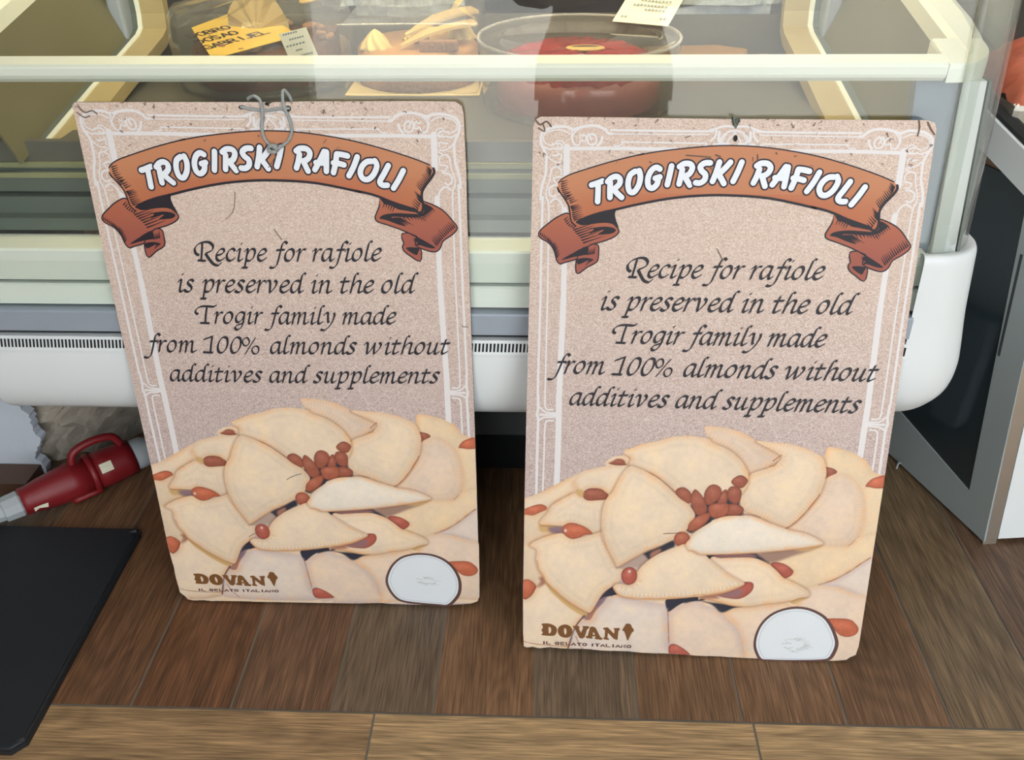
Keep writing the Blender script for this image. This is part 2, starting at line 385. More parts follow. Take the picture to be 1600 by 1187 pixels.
# tilted top frame: front rail, side rails, corner caps
bm = bmesh.new(); prism(bm, [(1.107, .795), (1.1055, .799), (1.1055, .808), (1.109, .8125), (1.131, .8175), (1.131, .79), (1.112, .79)], 'x', XC-.612, XC+.625)
cpart('front_rail', bm, M['cream_plastic'])
for s in (-1, 1):
    bm = bmesh.new(); rings = []
    for y, ro in ((1.135, .683), (1.165, .694), (1.2, .704), (1.26, .711), (1.4, .711), (1.62, .711)):
        zt = .8195 + .19*(y-1.14)
        xi, xo = XC+s*.651, XC+s*ro
        rings.append([(xi, y, zt-.03), (xi, y, zt-.006), (xi+s*.008, y, zt), (xo-s*.02, y, zt-.001), (xo-s*.004, y, zt-.01), (xo, y, zt-.022), (xo, y, zt-.03)])
    sweep(bm, rings, closed=True, caps=True); bmesh.ops.recalc_face_normals(bm, faces=bm.faces)
    cpart('side_rail', bm, M['cream_plastic'])
    x0, x1 = XC+s*.626, XC+s*.690
    pl = [(x1-s*.055+s*.055*math.sin(t), 1.106+.055-.055*math.cos(t)) for t in [PI/2*i/10 for i in range(11)]]
    pl = [(x0, 1.106)] + pl + [(x1, 1.18), (x0, 1.18)]
    cen = Vector((sum(p[0] for p in pl)/len(pl), sum(p[1] for p in pl)/len(pl)))
    bm = bmesh.new()
    sweep(bm, [[(cen.x+(x-cen.x)*k, cen.y+(y-cen.y)*k, z+(.19*(y-1.14) if z > .81 else 0)) for x, y in pl] for k, z in ((1, .789), (1, .8125), (.975, .8165), (.93, .818))], closed=True, caps=True)
    bmesh.ops.recalc_face_normals(bm, faces=bm.faces)
    cpart('corner_cap', bm, M['cream_plastic'])
    # corner post with rubber seal
    bm = bmesh.new(); rings = []
    for z in (.50, .65, .79):
        y = 1.102 + lean(z) + .004
        a, b = XC+s*(.648+.03*(.79-z)), XC+s*(.678+.03*(.79-z))
        if s < 0: a -= .06; b -= .06
        rings.append([(a, y, z), (b, y, z), (b, y+.03, z), (a, y+.03, z)])
    sweep(bm, rings, closed=True, caps=True); bmesh.ops.recalc_face_normals(bm, faces=bm.faces); cpart('corner_post', bm, M['white_plastic'])
    bm = bmesh.new(); rings = []
    for z in (.50, .65, .79):
        y = 1.102 + lean(z) + .003
        a, b = XC+s*(.680+.03*(.79-z)), XC+s*(.684+.03*(.79-z))
        if s < 0: a -= .06; b -= .06
        rings.append([(a, y, z), (b, y, z), (b, y+.02, z), (a, y+.02, z)])
    sweep(bm, rings, closed=True, caps=True); bmesh.ops.recalc_face_normals(bm, faces=bm.faces); cpart('post_seal', bm, M['slat_dark'])
    # grey infill plate between post and well, right end only
    if s > 0:
        bm = bmesh.new(); rings = []
        for z in (.56, .79):
            y = 1.115 + lean(z)
            rings.append([(XC+s*(.600+.06*(.79-z)), y+.012, z), (XC+s*(.648+.03*(.79-z)), y, z), (XC+s*(.648+.03*(.79-z)), y+.02, z), (XC+s*(.600+.06*(.79-z)), y+.03, z)])
        sweep(bm, rings, closed=True, caps=True); bmesh.ops.recalc_face_normals(bm, faces=bm.faces); cpart('corner_infill', bm, M['infill'])
    # inner frame beside the deck: sloping ledge that turns up into a rear upright
    w = .044
    def fr(x0, x1, dz, th):
        bm = bmesh.new(); X0, X1 = XC+s*x0, XC+s*x1
        path = [(1.196, .684), (1.36, .714), (1.565, .749), (1.583, .757), (1.59, .78), (1.598, .95)]
        rings = []
        for i, (y, z) in enumerate(path):
            a = Vector(path[max(i-1, 0)]); b = Vector(path[min(i+1, len(path)-1)]); t = (b-a).normalized(); n = Vector((-t.y, t.x))
            q = Vector((y, z)) + n*dz
            rings.append([(X0, q.x, q.y), (X1, q.x, q.y), (X1, q.x-n.x*th, q.y-n.y*th), (X0, q.x-n.x*th, q.y-n.y*th)])
        sweep(bm, rings, closed=True, caps=True); bmesh.ops.recalc_face_normals(bm, faces=bm.faces); return bm
    cpart('inner_frame', fr(.538, .580, 0, .02), M['tan_plastic'])
    cpart('frame_edge', fr(.580, .588, .002, .022), M['cream_plastic'])
    # channel and tinted side pane between frame and rail
    cpart('side_channel', fr(.588, .604, -.004, .02), M['slat_dark'])
    bm = bmesh.new(); rings = []
    for y, zl, zt in ((1.15, .668, .80), (1.36, .706, .838), (1.59, .748, .882)):
        rings.append([(XC+s*.603, y, zl), (XC+s*.655, y, zt), (XC+s*.658, y, zt), (XC+s*.606, y, zl-.002)])
    sweep(bm, rings, closed=True, caps=True); bmesh.ops.recalc_face_normals(bm, faces=bm.faces); cpart('side_pane', bm, M['olive_steel'])
    cpart('rear_upright', bx(bmesh.new(), (min(XC+s*.60, XC+s*.625), 1.56, .74), (max(XC+s*.60, XC+s*.625), 1.60, 1.1), .005), M['grey_alu'])
# deck, front steps, rear wall of the well
cpart('deck', bx(bmesh.new(), (XC-.56, 1.1905, .672), (XC+.56, 1.66, .69)), M['deck'])
cpart('well_back', bx(bmesh.new(), (XC-.62, 1.64, .69), (XC+.62, 1.66, .765)), M['deck'])
def steps(pts, mat, name, x=.56, more=0):
    bm = bmesh.new(); prism(bm, pts, 'x', XC-x-more, XC+x); return cpart(name, bm, mat)
steps([(1.19, .69), (1.180, .689), (1.170, .664), (1.19, .664)], M['deck'], 'deck_lip', .655)
steps([(1.19, .664), (1.166, .663), (1.1655, .6555), (1.19, .655)], M['seal_yellow'], 'deck_trim', .655)
steps([(1.19, .6545), (1.167, .6545), (1.167, .652), (1.148, .650), (1.148, .627), (1.19, .625)], M['slat_dark'], 'front_step', .655)
steps([(1.19, .622), (1.141, .622), (1.139, .598), (1.125, .596), (1.122, .579), (1.19, .577)], M['slat_dark'], 'front_step', .655)
steps([(1.148, .655), (1.146, .655), (1.146, .648), (1.148, .648)], M['seal_yellow'], 'step_trim', .655)
# sills inside the glass foot
steps([(1.12, .574), (1.073, .574), (1.070, .571), (1.067, .528), (1.12, .526)], M['sill_plastic'], 'upper_sill', .645, .05)
steps([(1.12, .523), (1.066, .523), (1.063, .520), (1.058, .494), (1.12, .492)], M['sill_plastic'], 'lower_sill', .645, .05)
steps([(1.12, .530), (1.075, .530), (1.075, .488), (1.12, .488)], M['black_gap'], 'sill_gap', .644, .05)
# aluminium foot strip, vent shelf with slots, bumper
steps([(1.085, .4905), (1.045, .4905), (1.043, .488), (1.041, .459), (1.085, .457)], M['grey_alu'], 'foot_strip', .64, .05)
steps([(1.08, .456), (1.047, .456), (1.047, .4525), (1.08, .4525)], M['black_gap'], 'foot_gap', .64, .05)
steps([(1.09, .452), (1.040, .4505), (1.0345, .430), (1.0345, .40), (1.09, .40)], M['white_plastic'], 'vent_shelf', .64, .05)
def slots():
    bm = bmesh.new(); a = Vector((1.0395, .4485)); b = Vector((1.0352, .4325)); n = Vector((-(b-a).y, (b-a).x)).normalized()*-.0006
    k = 0; x = XC-.685
    a2, b2 = a.lerp(b, .12), a.lerp(b, .88)
    off = Vector((-.0012, 0))
    while x < XC+.635:
        bm.faces.new([bm.verts.new(p) for p in ((x+.0012, a2.x-.0008, a2.y), (x+.0040, a2.x-.0008, a2.y), (x+.0030, b2.x-.0008, b2.y), (x+.0002, b2.x-.0008, b2.y))]); x += .0053
    return bm
cpart('vent_slots', slots(), M['black'])
def bumper(path, prof, name, mat, cap_top=True):
    """prof: (inset from the outer path, z)"""
    bm = bmesh.new(); n = len(path); rings = []
    nor = []
    for i in range(n):
        a = Vector(path[max(i-1, 0)]); b = Vector(path[min(i+1, n-1)]); t = (b-a).normalized(); nor.append(Vector((-t.y, t.x)))
    for d, z in prof:
        rings.append([(x+nor[i].x*d, y+nor[i].y*d, z) for i, (x, y) in enumerate(path)])
    sweep(bm, rings); bmesh.ops.recalc_face_normals(bm, faces=bm.faces)
    return cpart(name, bm, mat, True)
prof = cr([(.03, .433), (.006, .432), (.001, .428), (-.001, .40), (0, .37), (.005, .343), (.016, .321), (.034, .306), (.06, .297), (.11, .293)], 4)
bumper([(XC-.69, 1.034), (XC+.64, 1.034)], prof, 'bumper', M['white_plastic'])
profc = cr([(.045, .572), (.030, .577), (.022, .572), (.019, .55), (.012, .48), (.003, .42), (0, .39), (.003, .36), (.013, .339), (.030, .319), (.055, .307), (.09, .298), (.13, .293)], 4)
pr = [(XC+.638, 1.0335), (XC+.66, 1.0335)] + [(XC+.66+.09*math.sin(t), 1.0335+.09-.09*math.cos(t)) for t in [PI/2*i/14 for i in range(1, 15)]] + [(XC+.75, 1.3), (XC+.75, 1.58)]
bumper(pr, profc, 'corner_bumper', M['white_plastic'])
bumper([(2*XC-x-.05, y) for x, y in reversed(pr)], profc, 'corner_bumper', M['white_plastic'])
# underside and base
cpart('under_panel', bx(bmesh.new(), (XC-.70, 1.12, .294), (XC+.70, 1.66, .305)), M['dark_panel'])
cpart('kick_panel', bx(bmesh.new(), (XC-.535, 1.19, .165), (XC+.66, 1.205, .286), .003), M['dark_panel'])
cpart('shade_block', bx(bmesh.new(), (XC-.50, 1.30, .0), (XC+.66, 1.66, .284)), M['black'])  # black colour paints the shade of the recess; the block also carries the case
cpart('rear_body', bx(bmesh.new(), (XC-.70, 1.58, .29), (XC+.70, 1.66, .67)), M['dark_panel'])
for s, ly in ((-.63, 1.52), (.67, 1.30)):
    bm = bmesh.new(); bx(bm, (XC+s-.03, ly, .045), (XC+s+.03, ly+.06, .284), .004)
    f = cpart('corner_leg', bm, M['grey_alu'])
bm = bmesh.new(); lathe(bm, [(.022, 0), (.024, .008), (.018, .012), (.012, .014), (.012, .046)], 20, Matrix.Translation((XC+.67, 1.33, 0))); cpart('leveling_foot', bm, M['dark_panel'])
bm = bmesh.new(); lathe(bm, [(.022, 0), (.024, .008), (.018, .012), (.012, .014), (.012, .046)], 20, Matrix.Translation((XC-.63, 1.55, 0))); cpart('leveling_foot', bm, M['dark_panel'])

# ---------------------------------------------------------------- what stands in the case
def on_thing(t, name, bm, mat, smooth=False):
    bmesh.ops.translate(bm, verts=bm.verts, vec=-Vector(t.location)); return obj(name, bm, mat, t, smooth)
def rough(bm, amp, seed):
    rr = random.Random(seed)
    for v in bm.verts: v.co += Vector((rr.uniform(-1, 1), rr.uniform(-1, 1), rr.uniform(-1, 1)))*amp
def stroke3(bm, pts, r):
    tube(bm, pts, r, 6)
# slate panels at the back of the deck
def slate(name, x0, x1, seed, label):
    bm = bmesh.new(); rr = random.Random(seed); nx, nz = 30, 26
    g = []
    for i in range(nx+1):
        row = []
        for k in range(nz+1):
            z = .782 + .3*k/nz; x = x0+(x1-x0)*i/nx
            y = 1.642 + .006*math.sin(k*1.9+2*math.sin(i*.31)) + rr.uniform(-.004, .004) - (.008 if k == 0 else 0)
            row.append(bm.verts.new((x, y, z)))
        g.append(row)
    for i in range(nx):
        for k in range(nz): bm.faces.new((g[i][k], g[i+1][k], g[i+1][k+1], g[i][k+1]))
    r = bmesh.ops.extrude_face_region(bm, geom=list(bm.faces)); 
    for v in r['geom']:
        if isinstance(v, bmesh.types.BMVert): v.co.y = 1.664
    bmesh.ops.recalc_face_normals(bm, faces=bm.faces)
    o = obj(name, bm, M['slate']); tag(o, label, 'slate panel', 'slate panels at the back of the case')
    return o
slate('slate_panel', -.372, -.15, 1, 'rough grey slate panel behind the caramel cake')
slate('slate_panel', .15, .462, 2, 'wider rough grey slate panel behind the wooden board')
for x in (-.261, .306):
    b = bx(bmesh.new(), (x-.085, 1.642, .7651), (x+.085, 1.658, .7825))
    o = obj('slate_foot', b, M['slate'])
    par = [q for q in bpy.data.objects if q.name.startswith('slate_panel')][0 if x < 0 else 1]
    o.parent = par

# chocolate cake in crinkled film with a yellow card
cx, cy = -.478, 1.505
cake = thing('chocolate_cake', 'dark chocolate nut cake in crinkled clear film carrying a yellow card', 'cake', (cx, cy, .69))
bm = bmesh.new(); lathe(bm, [(.001, .0), (.135, .0), (.145, .006), (.14, .010), (.001, .010)], 48, Matrix.Translation((cx, cy, .69)), cap=False); on_thing(cake, 'cake_plate', bm, M['clear'], True)
bm = bmesh.new(); lathe(bm, [(.118, .0), (.122, .01), (.120, .045), (.112, .056), (.09, .058), (.05, .060), (.001, .060)], 56, Matrix.Translation((cx, cy, .70)), cap=False); rough(bm, .0025, 3); on_thing(cake, 'cake_body', bm, M['cake_choc'], True)
rr = random.Random(12)
for i in range(26):
    a = rr.uniform(0, 2*PI); r = rr.uniform(.085, .116)
    b = bmesh.new(); bmesh.ops.create_icosphere(b, subdivisions=2, radius=rr.uniform(.008, .014), matrix=Matrix.Translation((cx+r*math.cos(a), cy+r*math.sin(a), .762)) @ Matrix.Rotation(rr.uniform(0, 3), 4, 'Z') @ Matrix.Diagonal((1.3, .8, .6, 1)))
    rough(b, .0012, i); on_thing(cake, 'nut_cluster', b, M['crumb'] if i % 3 else M['cake_choc'], True)
b = bmesh.new()   # shell wafer
for k in range(13):
    pass
vs = []
for i in range(15):
    t = PI*i/14
    vs.append((cx-.008+.052*math.cos(t)*-1, cy+.005+.004*math.sin(9*t), .770+.060*math.sin(t)))
c0 = b.verts.new((cx-.008, cy-.012, .770)); ring = [b.verts.new(v) for v in vs]
for a_, b_ in zip(ring, ring[1:]): b.faces.new((c0, a_, b_))
bmesh.ops.solidify(b, geom=list(b.faces), thickness=.002); on_thing(cake, 'shell_wafer', b, M['wafer_light'])
b = bmesh.new(); bmesh.ops.create_uvsphere(b, u_segments=24, v_segments=12, radius=1, matrix=Matrix.Translation((cx+.085, cy+.06, .815)) @ Matrix.Rotation(-.35, 4, 'Y') @ Matrix.Rotation(.5, 4, 'X') @ Matrix.Diagonal((.036, .014, .004, 1))); on_thing(cake, 'oval_wafer', b, M['wafer'], True)
b = bmesh.new(); bmesh.ops.create_uvsphere(b, u_segments=18, v_segments=10, radius=.014, matrix=Matrix.Translation((cx+.066, cy-.108, .735)) @ Matrix.Diagonal((1, .7, .8, 1))); on_thing(cake, 'cream_dot', b, M['cream'], True)
# crinkled film box over it
b = bmesh.new(); rr = random.Random(4); rings = []
for k, (r, z) in enumerate([(.146, .692), (.147, .73), (.149, .77), (.147, .800), (.138, .812), (.10, .822), (.05, .828), (.006, .83)]):
    rings.append([(cx+(r+rr.uniform(-.004, .004))*math.cos(2*PI*i/30), cy+(r+rr.uniform(-.004, .004))*math.sin(2*PI*i/30), z+rr.uniform(-.006, .006)*(k > 1)) for i in range(30)])
sweep(b, rings, closed=True); bmesh.ops.recalc_face_normals(b, faces=b.faces); on_thing(cake, 'film_wrap', b, M['film'])

# stroke lettering for cards -------------------------------------------------
CAPS = {
 'A': [[(0, 0), (.5, 1), (1, 0)], [(.2, .38), (.8, .38)]], 'B': [[(0, 0), (0, 1), (.7, .95), (.75, .6), (0, .52)], [(0, .52), (.85, .45), (.85, .08), (0, 0)]],
 'D': [[(0, 0), (0, 1), (.6, .92), (.9, .5), (.6, .06), (0, 0)]], 'E': [[(.9, 1), (0, 1), (0, 0), (.9, 0)], [(0, .52), (.7, .52)]],
 'G': [[(.95, .82), (.6, 1), (.15, .85), (0, .45), (.25, .05), (.7, 0), (.95, .2), (.95, .45), (.55, .45)]], 'I': [[(.5, 0), (.5, 1)]],
 'J': [[(.8, 1), (.8, .2), (.5, 0), (.15, .15)]], 'L': [[(0, 1), (0, 0), (.9, 0)]], 'N': [[(0, 0), (0, 1), (.9, 0), (.9, 1)]],
 'O': [[(.5, 1), (.1, .8), (0, .45), (.2, .05), (.6, 0), (.95, .3), (.9, .8), (.5, 1)]], 'R': [[(0, 0), (0, 1), (.75, .95), (.8, .6), (0, .5)], [(.3, .5), (.9, 0)]],
 'S': [[(.85, .88), (.4, 1), (.05, .78), (.45, .52), (.85, .28), (.5, 0), (.02, .12)]], 'T': [[(0, 1), (1, 1)], [(.5, 1), (.5, 0)]],
 'Z': [[(0, 1), (1, 1), (0, 0), (1, 0)]], 'V': [[(0, 1), (.5, 0), (1, 1)]], 'K': [[(0, 0), (0, 1)], [(.9, 1), (0, .45), (.95, 0)]],
}
def card_letters(bm, text, o, ex, ey, h, gap, r):
    """Pen-stroke capitals lying on a card: origin o, unit axes ex (along), ey (up)."""
    x = 0.0; nrm = ex.cross(ey)
    for ch in text:
        if ch == ' ': x += h*.7; continue
        for s in CAPS[ch]:
            P = [o + ex*(x+px*h*.62) + ey*(py*h) + nrm*.0004 for px, py in s]
            for a, b_ in zip(P, P[1:]):
                t = (b_-a).normalized(); sd = nrm.cross(t).normalized()*r
                a2, b2 = a-t*r*.6, b_+t*r*.6
                bm.faces.new([bm.verts.new(p) for p in (a2+sd, a2-sd, b2-sd, b2+sd)])
        x += h*(.62 if ch != 'I' else .5) + gap
def rect_card(name, pts, mat, label, cat, th=.0008):
    P = [Vector(p) for p in pts]; n = (P[1]-P[0]).cross(P[2]-P[0]).normalized()
    if n.z < 0 and abs(n.z) > .2: n = -n
    o = thing(name, label, cat, tuple(sum(P, Vector())/len(P)))
    bm = bmesh.new(); a = [bm.verts.new(p) for p in P]; b = [bm.verts.new(p-n*th) for p in P]
    bm.faces.new(a); bm.faces.new(list(reversed(b)))
    for i in range(len(P)): j = (i+1) % len(P); bm.faces.new((a[i], b[i], b[j], a[j]))
    bmesh.ops.recalc_face_normals(bm, faces=bm.faces); on_thing(o, 'card', bm, mat)
    return o
yc = rect_card('greeting_card', [(-.598, 1.505, .774), (-.512, 1.345, .762), (-.405, 1.455, .772), (-.53, 1.63, .786)], M['yellow_card'], 'yellow diamond-shaped card with handwriting lying on the chocolate cake', 'card')
P0, P1, P2 = Vector((-.598, 1.505, .774)), Vector((-.512, 1.345, .762)), Vector((-.405, 1.455, .772))
ex = (P2-P1).normalized(); nn = (P1-P0).cross(P2-P1).normalized(); nn = nn if nn.z > 0 else -nn; ey = nn.cross(ex).normalized()
bm = bmesh.new()
for i, s in enumerate(('DOBRO', 'DOSAO', 'GABRIJEL')):
    card_letters(bm, s, P1 + ex*(.016+.006*(2-i)) + ey*(.118-.036*i), ex, ey, .021, .0018, .0019)
card_letters(bm, 'V', P1 + ex*.0515 + ey*(.1035), ex, ey, .006, .003, .001)   # the caron over the S
on_thing(yc, 'handwriting', bm, M['ink'])
tagw = rect_card('price_slip', [(-.406, 1.352, .796), (-.363, 1.352, .806), (-.346, 1.346, .757), (-.39, 1.346, .75)], M['paper'], 'small white printed slip on the front of the chocolate cake wrap', 'paper slip')
bm = bmesh.new()
for i, (a, b_) in enumerate(((.15, .7), (.3, .85), (.1, .8), (.35, .6), (.45, .9))):
    o_ = Vector((-.404, 1.3505, .785-.008*i)); 
    for q in range(6):
        t0 = a + (b_-a)*q/6; t1 = t0 + (b_-a)/9
        p = lambda t, h: (-.406+.012*i/4+.043*t, 1.3500-.0012*i, .792-.0078*i+.010*t+h)
        bm.faces.new([bm.verts.new(v) for v in (p(t0, 0), p(t1, 0), p(t1, .0026), p(t0, .0026))])
on_thing(tagw, 'printed_lines', bm, M['ink_faint'])

# caramel cake in a clear box
cx, cy = -.218, 1.50
ck = thing('caramel_cake', 'round caramel glazed cake with piped cream rosettes in a clear box', 'cake', (cx, cy, .69))
bm = bmesh.new(); bx(bm, (cx-.109, cy-.105, .690), (cx+.109, cy+.105, .6945), .003); on_thing(ck, 'cake_board', bm, M['wafer_light'])
bm = bmesh.new(); lathe(bm, [(.099, 0), (.101, .02), (.100, .05), (.095, .057), (.001, .058)], 64, Matrix.Translation((cx, cy, .6945)), cap=False); on_thing(ck, 'cake_body', bm, M['cake_caramel'], True)
bm = bmesh.new(); lathe(bm, [(.101, 0), (.104, .006), (.103, .016), (.099, .020)], 90, Matrix.Translation((cx, cy, .6946)), cap=False); rough(bm, .002, 8); on_thing(ck, 'crumb_rim', bm, M['crumb'], True)
def rosette(x, y, z, R, seed):
    b = bmesh.new(); rings = []
    for k in range(9):
        t = k/8; r0 = R*(1-t)**.7*1.0+.001
        rings.append([(x+r0*(1+.16*math.cos(7*a+k*.8))*math.cos(a), y+r0*(1+.16*math.cos(7*a+k*.8))*math.sin(a), z+R*1.25*t) for a in [2*PI*i/42 for i in range(42)]])
    sweep(b, rings, closed=True, caps=True); bmesh.ops.recalc_face_normals(b, faces=b.faces); on_thing(ck, 'cream_rosette', b, M['cream'], True)
for i, (a, r) in enumerate(((212, .074), (75, .076), (25, .078))):
    rosette(cx+r*math.cos(math.radians(a)), cy+r*math.sin(math.radians(a)), .750, .024, i)
def wafer(p0, p1, w, th, mat, name):
    p0, p1 = Vector(p0), Vector(p1); d = p1-p0; sd = Vector((-d.y, d.x, 0)).normalized()
    b = bmesh.new(); rings = []
    for i in range(13):
        t = i/12; ww = w*math.sin(PI*min(1, t*.62+.02))**.8
        c = p0+d*t + Vector((0, 0, .008*math.sin(PI*t)))
        rings.append([c+sd*ww+Vector((0, 0, th)), c-sd*ww+Vector((0, 0, th*.6)), c-sd*ww-Vector((0, 0, th)), c+sd*ww-Vector((0, 0, th))])
    sweep(b, rings, closed=True, caps=True); bmesh.ops.recalc_face_normals(b, faces=b.faces); on_thing(ck, name, b, mat)
wafer((cx-.02, cy-.060, .757), (cx+.098, cy-.012, .785), .018, .003, M['wafer'], 'wafer_leaf')
wafer((cx-.005, cy-.045, .762), (cx+.10, cy+.008, .792), .008, .002, M['choc'], 'chocolate_filling')
wafer((cx-.015, cy-.032, .768), (cx+.095, cy+.028, .796), .018, .003, M['wafer'], 'wafer_leaf')
wafer((cx+.04, cy+.05, .765), (cx+.09, cy+.07, .825), .012, .002, M['wafer'], 'wafer_leaf')
bm = bmesh.new(); bx(bm, (cx+.012, cy-.078, .7525), (cx+.075, cy-.058, .769), .004); rough(bm, .0012, 2); on_thing(ck, 'biscuit_slice', bm, M['crumb'])
rr = random.Random(21)
for i in range(14):
    b = bmesh.new(); bmesh.ops.create_icosphere(b, subdivisions=2, radius=.0045, matrix=Matrix.Translation((cx-.02+rr.uniform(0, .035), cy-.002+rr.uniform(-.016, .016), .7565))); on_thing(ck, 'sugar_pearl', b, M['pearl'], True)
bm = bmesh.new(); bx(bm, (cx-.108, cy-.104, .6946), (cx+.108, cy+.104, .800), .006)
bmesh.ops.delete(bm, geom=[f for f in bm.faces if f.calc_center_median().z < .696], context='FACES')
bx_ = bm; on_thing(ck, 'clear_box', bx_, M['clear'])
for yy in (cy-.104, cy+.104):
    b = bmesh.new(); tube(b, [(cx-.108, yy, .80), (cx, yy, .801), (cx+.108, yy, .80)], .0012, 6); on_thing(ck, 'box_rim', b, M['clear_rim'])

# berry cake in a round clear tub with lid, slip of paper on it
cx, cy = .046, 1.372
tb = thing('berry_cake_tub', 'wide round clear plastic tub with lid holding a red berry cake', 'cake tub', (cx, cy, .69))
bm = bmesh.new(); lathe(bm, [(.001, .0), (.142, .0), (.147, .004), (.150, .088), (.1485, .088), (.1455, .006), (.001, .002)], 72, Matrix.Translation((cx, cy, .6905)), cap=False); on_thing(tb, 'tub', bm, M['clear'], True)
bm = bmesh.new(); lathe(bm, [(.1535, .084), (.154, .094), (.151, .098), (.146, .0985), (.142, .095), (.12, .094), (.118, .0965), (.001, .0975)], 72, Matrix.Translation((cx, cy, .6905)), cap=False); on_thing(tb, 'lid', bm, M['clear'], True)
bm = bmesh.new(); tube(bm, [(cx+.1525*math.cos(a), cy+.1525*math.sin(a), .7885) for a in [2*PI*i/72 for i in range(73)]], .0022, 8); on_thing(tb, 'lid_rim', bm, M['clear_rim'], True)
bm = bmesh.new(); lathe(bm, [(.122, 0), (.126, .02), (.124, .045), (.112, .055), (.001, .057)], 64, Matrix.Translation((cx, cy, .694)), cap=False); rough(bm, .002, 5); on_thing(tb, 'cake_body', bm, M['pink'], True)
bm = bmesh.new(); lathe(bm, [(.119, .045), (.118, .062), (.09, .072), (.05, .074), (.001, .075)], 64, Matrix.Translation((cx, cy, .694)), cap=False); rough(bm, .003, 6); on_thing(tb, 'berry_topping', bm, M['berry'], True)
b = bmesh.new(); bmesh.ops.create_uvsphere(b, u_segments=24, v_segments=12, radius=1, matrix=Matrix.Translation((cx+.01, cy+.0, .7705)) @ Matrix.Diagonal((.030, .017, .003, 1))); on_thing(tb, 'oval_wafer', b, M['wafer'], True)
b = bmesh.new(); bmesh.ops.create_uvsphere(b, u_segments=24, v_segments=12, radius=1, matrix=Matrix.Translation((cx+.01, cy-.001, .772)) @ Matrix.Diagonal((.022, .006, .0025, 1))); on_thing(tb, 'chocolate_line', b, M['choc'], True)
sl = rect_card('paper_slip', [(.101, 1.455, .792), (.185, 1.424, .7905), (.232, 1.575, .812), (.150, 1.62, .822)], M['paper'], 'cream paper slip with faint print lying on the round tub lid', 'paper slip')
bm = bmesh.new()
e1 = (Vector((.185, 1.424, .7905))-Vector((.101, 1.455, .792))); e2 = (Vector((.150, 1.62, .822))-Vector((.101, 1.455, .792))); o_ = Vector((.101, 1.455, .792)); nz_ = e1.cross(e2).normalized()*.0005
for v0, u0, u1 in ((.78, .1, .2), (.72, .35, .7), (.52, .3, .85), (.40, .2, .8), (.30, .45, .8), (.1, .1, .2), (.12, .8, .92)):
    q = u0
    while q < u1:
        bm.faces.new([bm.verts.new(o_+e1*a+e2*b_+nz_) for a, b_ in ((q, v0), (q+.045, v0), (q+.045, v0+.045), (q, v0+.045))]); q += .065
on_thing(sl, 'printed_lines', bm, M['ink_faint'])
# wooden board
bm = bmesh.new(); prism(bm, cr([(.17, 1.62), (.17, 1.50), (.24, 1.50), (.335, 1.545), (.352, 1.60), (.30, 1.632)], 1, True).tolist(), 'z', .6905, .716)
bmesh.ops.bevel(bm, geom=list(bm.edges), offset=.002, segments=1, affect='EDGES')
tag(obj('cake_board', bm, M['wood_board']), 'thick wooden cake board on the deck right of the round tub', 'board')
b = bmesh.new(); bx(b, (.366, 1.565, .6905), (.384, 1.580, .712), .002)
tag(obj('wood_block', b, M['wood_board']), 'tiny upright wooden block at the right end of the cake deck', 'block')
# ---------------------------------------------------------------- neighbouring cabinet on the right
A = Vector((.766, 1.114, 0)); DV = Vector((-.33, .944, 0)).normalized(); OUT = Vector((-DV.y, DV.x, 0))   # OUT faces the aisle on the left
cab = thing('serving_cabinet', 'grey framed dark glass serving cabinet at the right edge of the photo', 'cabinet', tuple(A))
def pp(s, z, o=0.0): return A + DV*s + Vector((0, 0, z)) + OUT*o
def cabpoly(name, sz, o0, o1, mat):
    """Plate on the cabinet's side, outline in (s, z), between outward offsets o0 and o1."""
    bm = bmesh.new(); a = [bm.verts.new(pp(s, z, o1)-A) for s, z in sz]; b = [bm.verts.new(pp(s, z, o0)-A) for s, z in sz]
    for i in range(len(sz)): j = (i+1) % len(sz); bm.faces.new((a[i], a[j], b[j], b[i]))
    for t in tessellate_polygon([[Vector((s, z, 0)) for s, z in sz]]):
        bm.faces.new([a[i] for i in t]); bm.faces.new([b[i] for i in reversed(t)])
    bmesh.ops.recalc_face_normals(bm, faces=bm.faces); return obj(name, bm, mat, cab)
LZ = .151
cabpoly('door_glass', [(.055, .062), (.30, .075), (.30, .60), (.142, .60)], -.006, -.002, M['dark_glass'])
cabpoly('door_frame', [(0.0, .006), (LZ*.6, .6), (LZ*.6+.055, .6), (.061, .071), (.215, .098), (.27, .108), (.27, .006)], -.012, 0.0, M['door_grey'])
cabpoly('door_frame', [(.27, .006), (.27, .62), (.31, .62), (.31, .006)], -.012, 0.0, M['door_grey'])
cabpoly('frame_groove', [(.055+.04, .33), (.060+.04, .33), (.060+.062, .50), (.055+.062, .50)], 0.0, .0006, M['dark_panel'])
cabpoly('display_sill', [(.10, .575), (.32, .652), (.32, .704), (.10, .627)], -.02, .012, M['white_plastic'])
cabpoly('sill_seal', [(.10, .6275), (.32, .7045), (.32, .711), (.10, .634)], -.02, .006, M['black_gap'])
cabpoly('side_window', [(.10, .636), (.32, .712), (.32, .85), (.10, .80)], -.018, -.013, M['glass'])
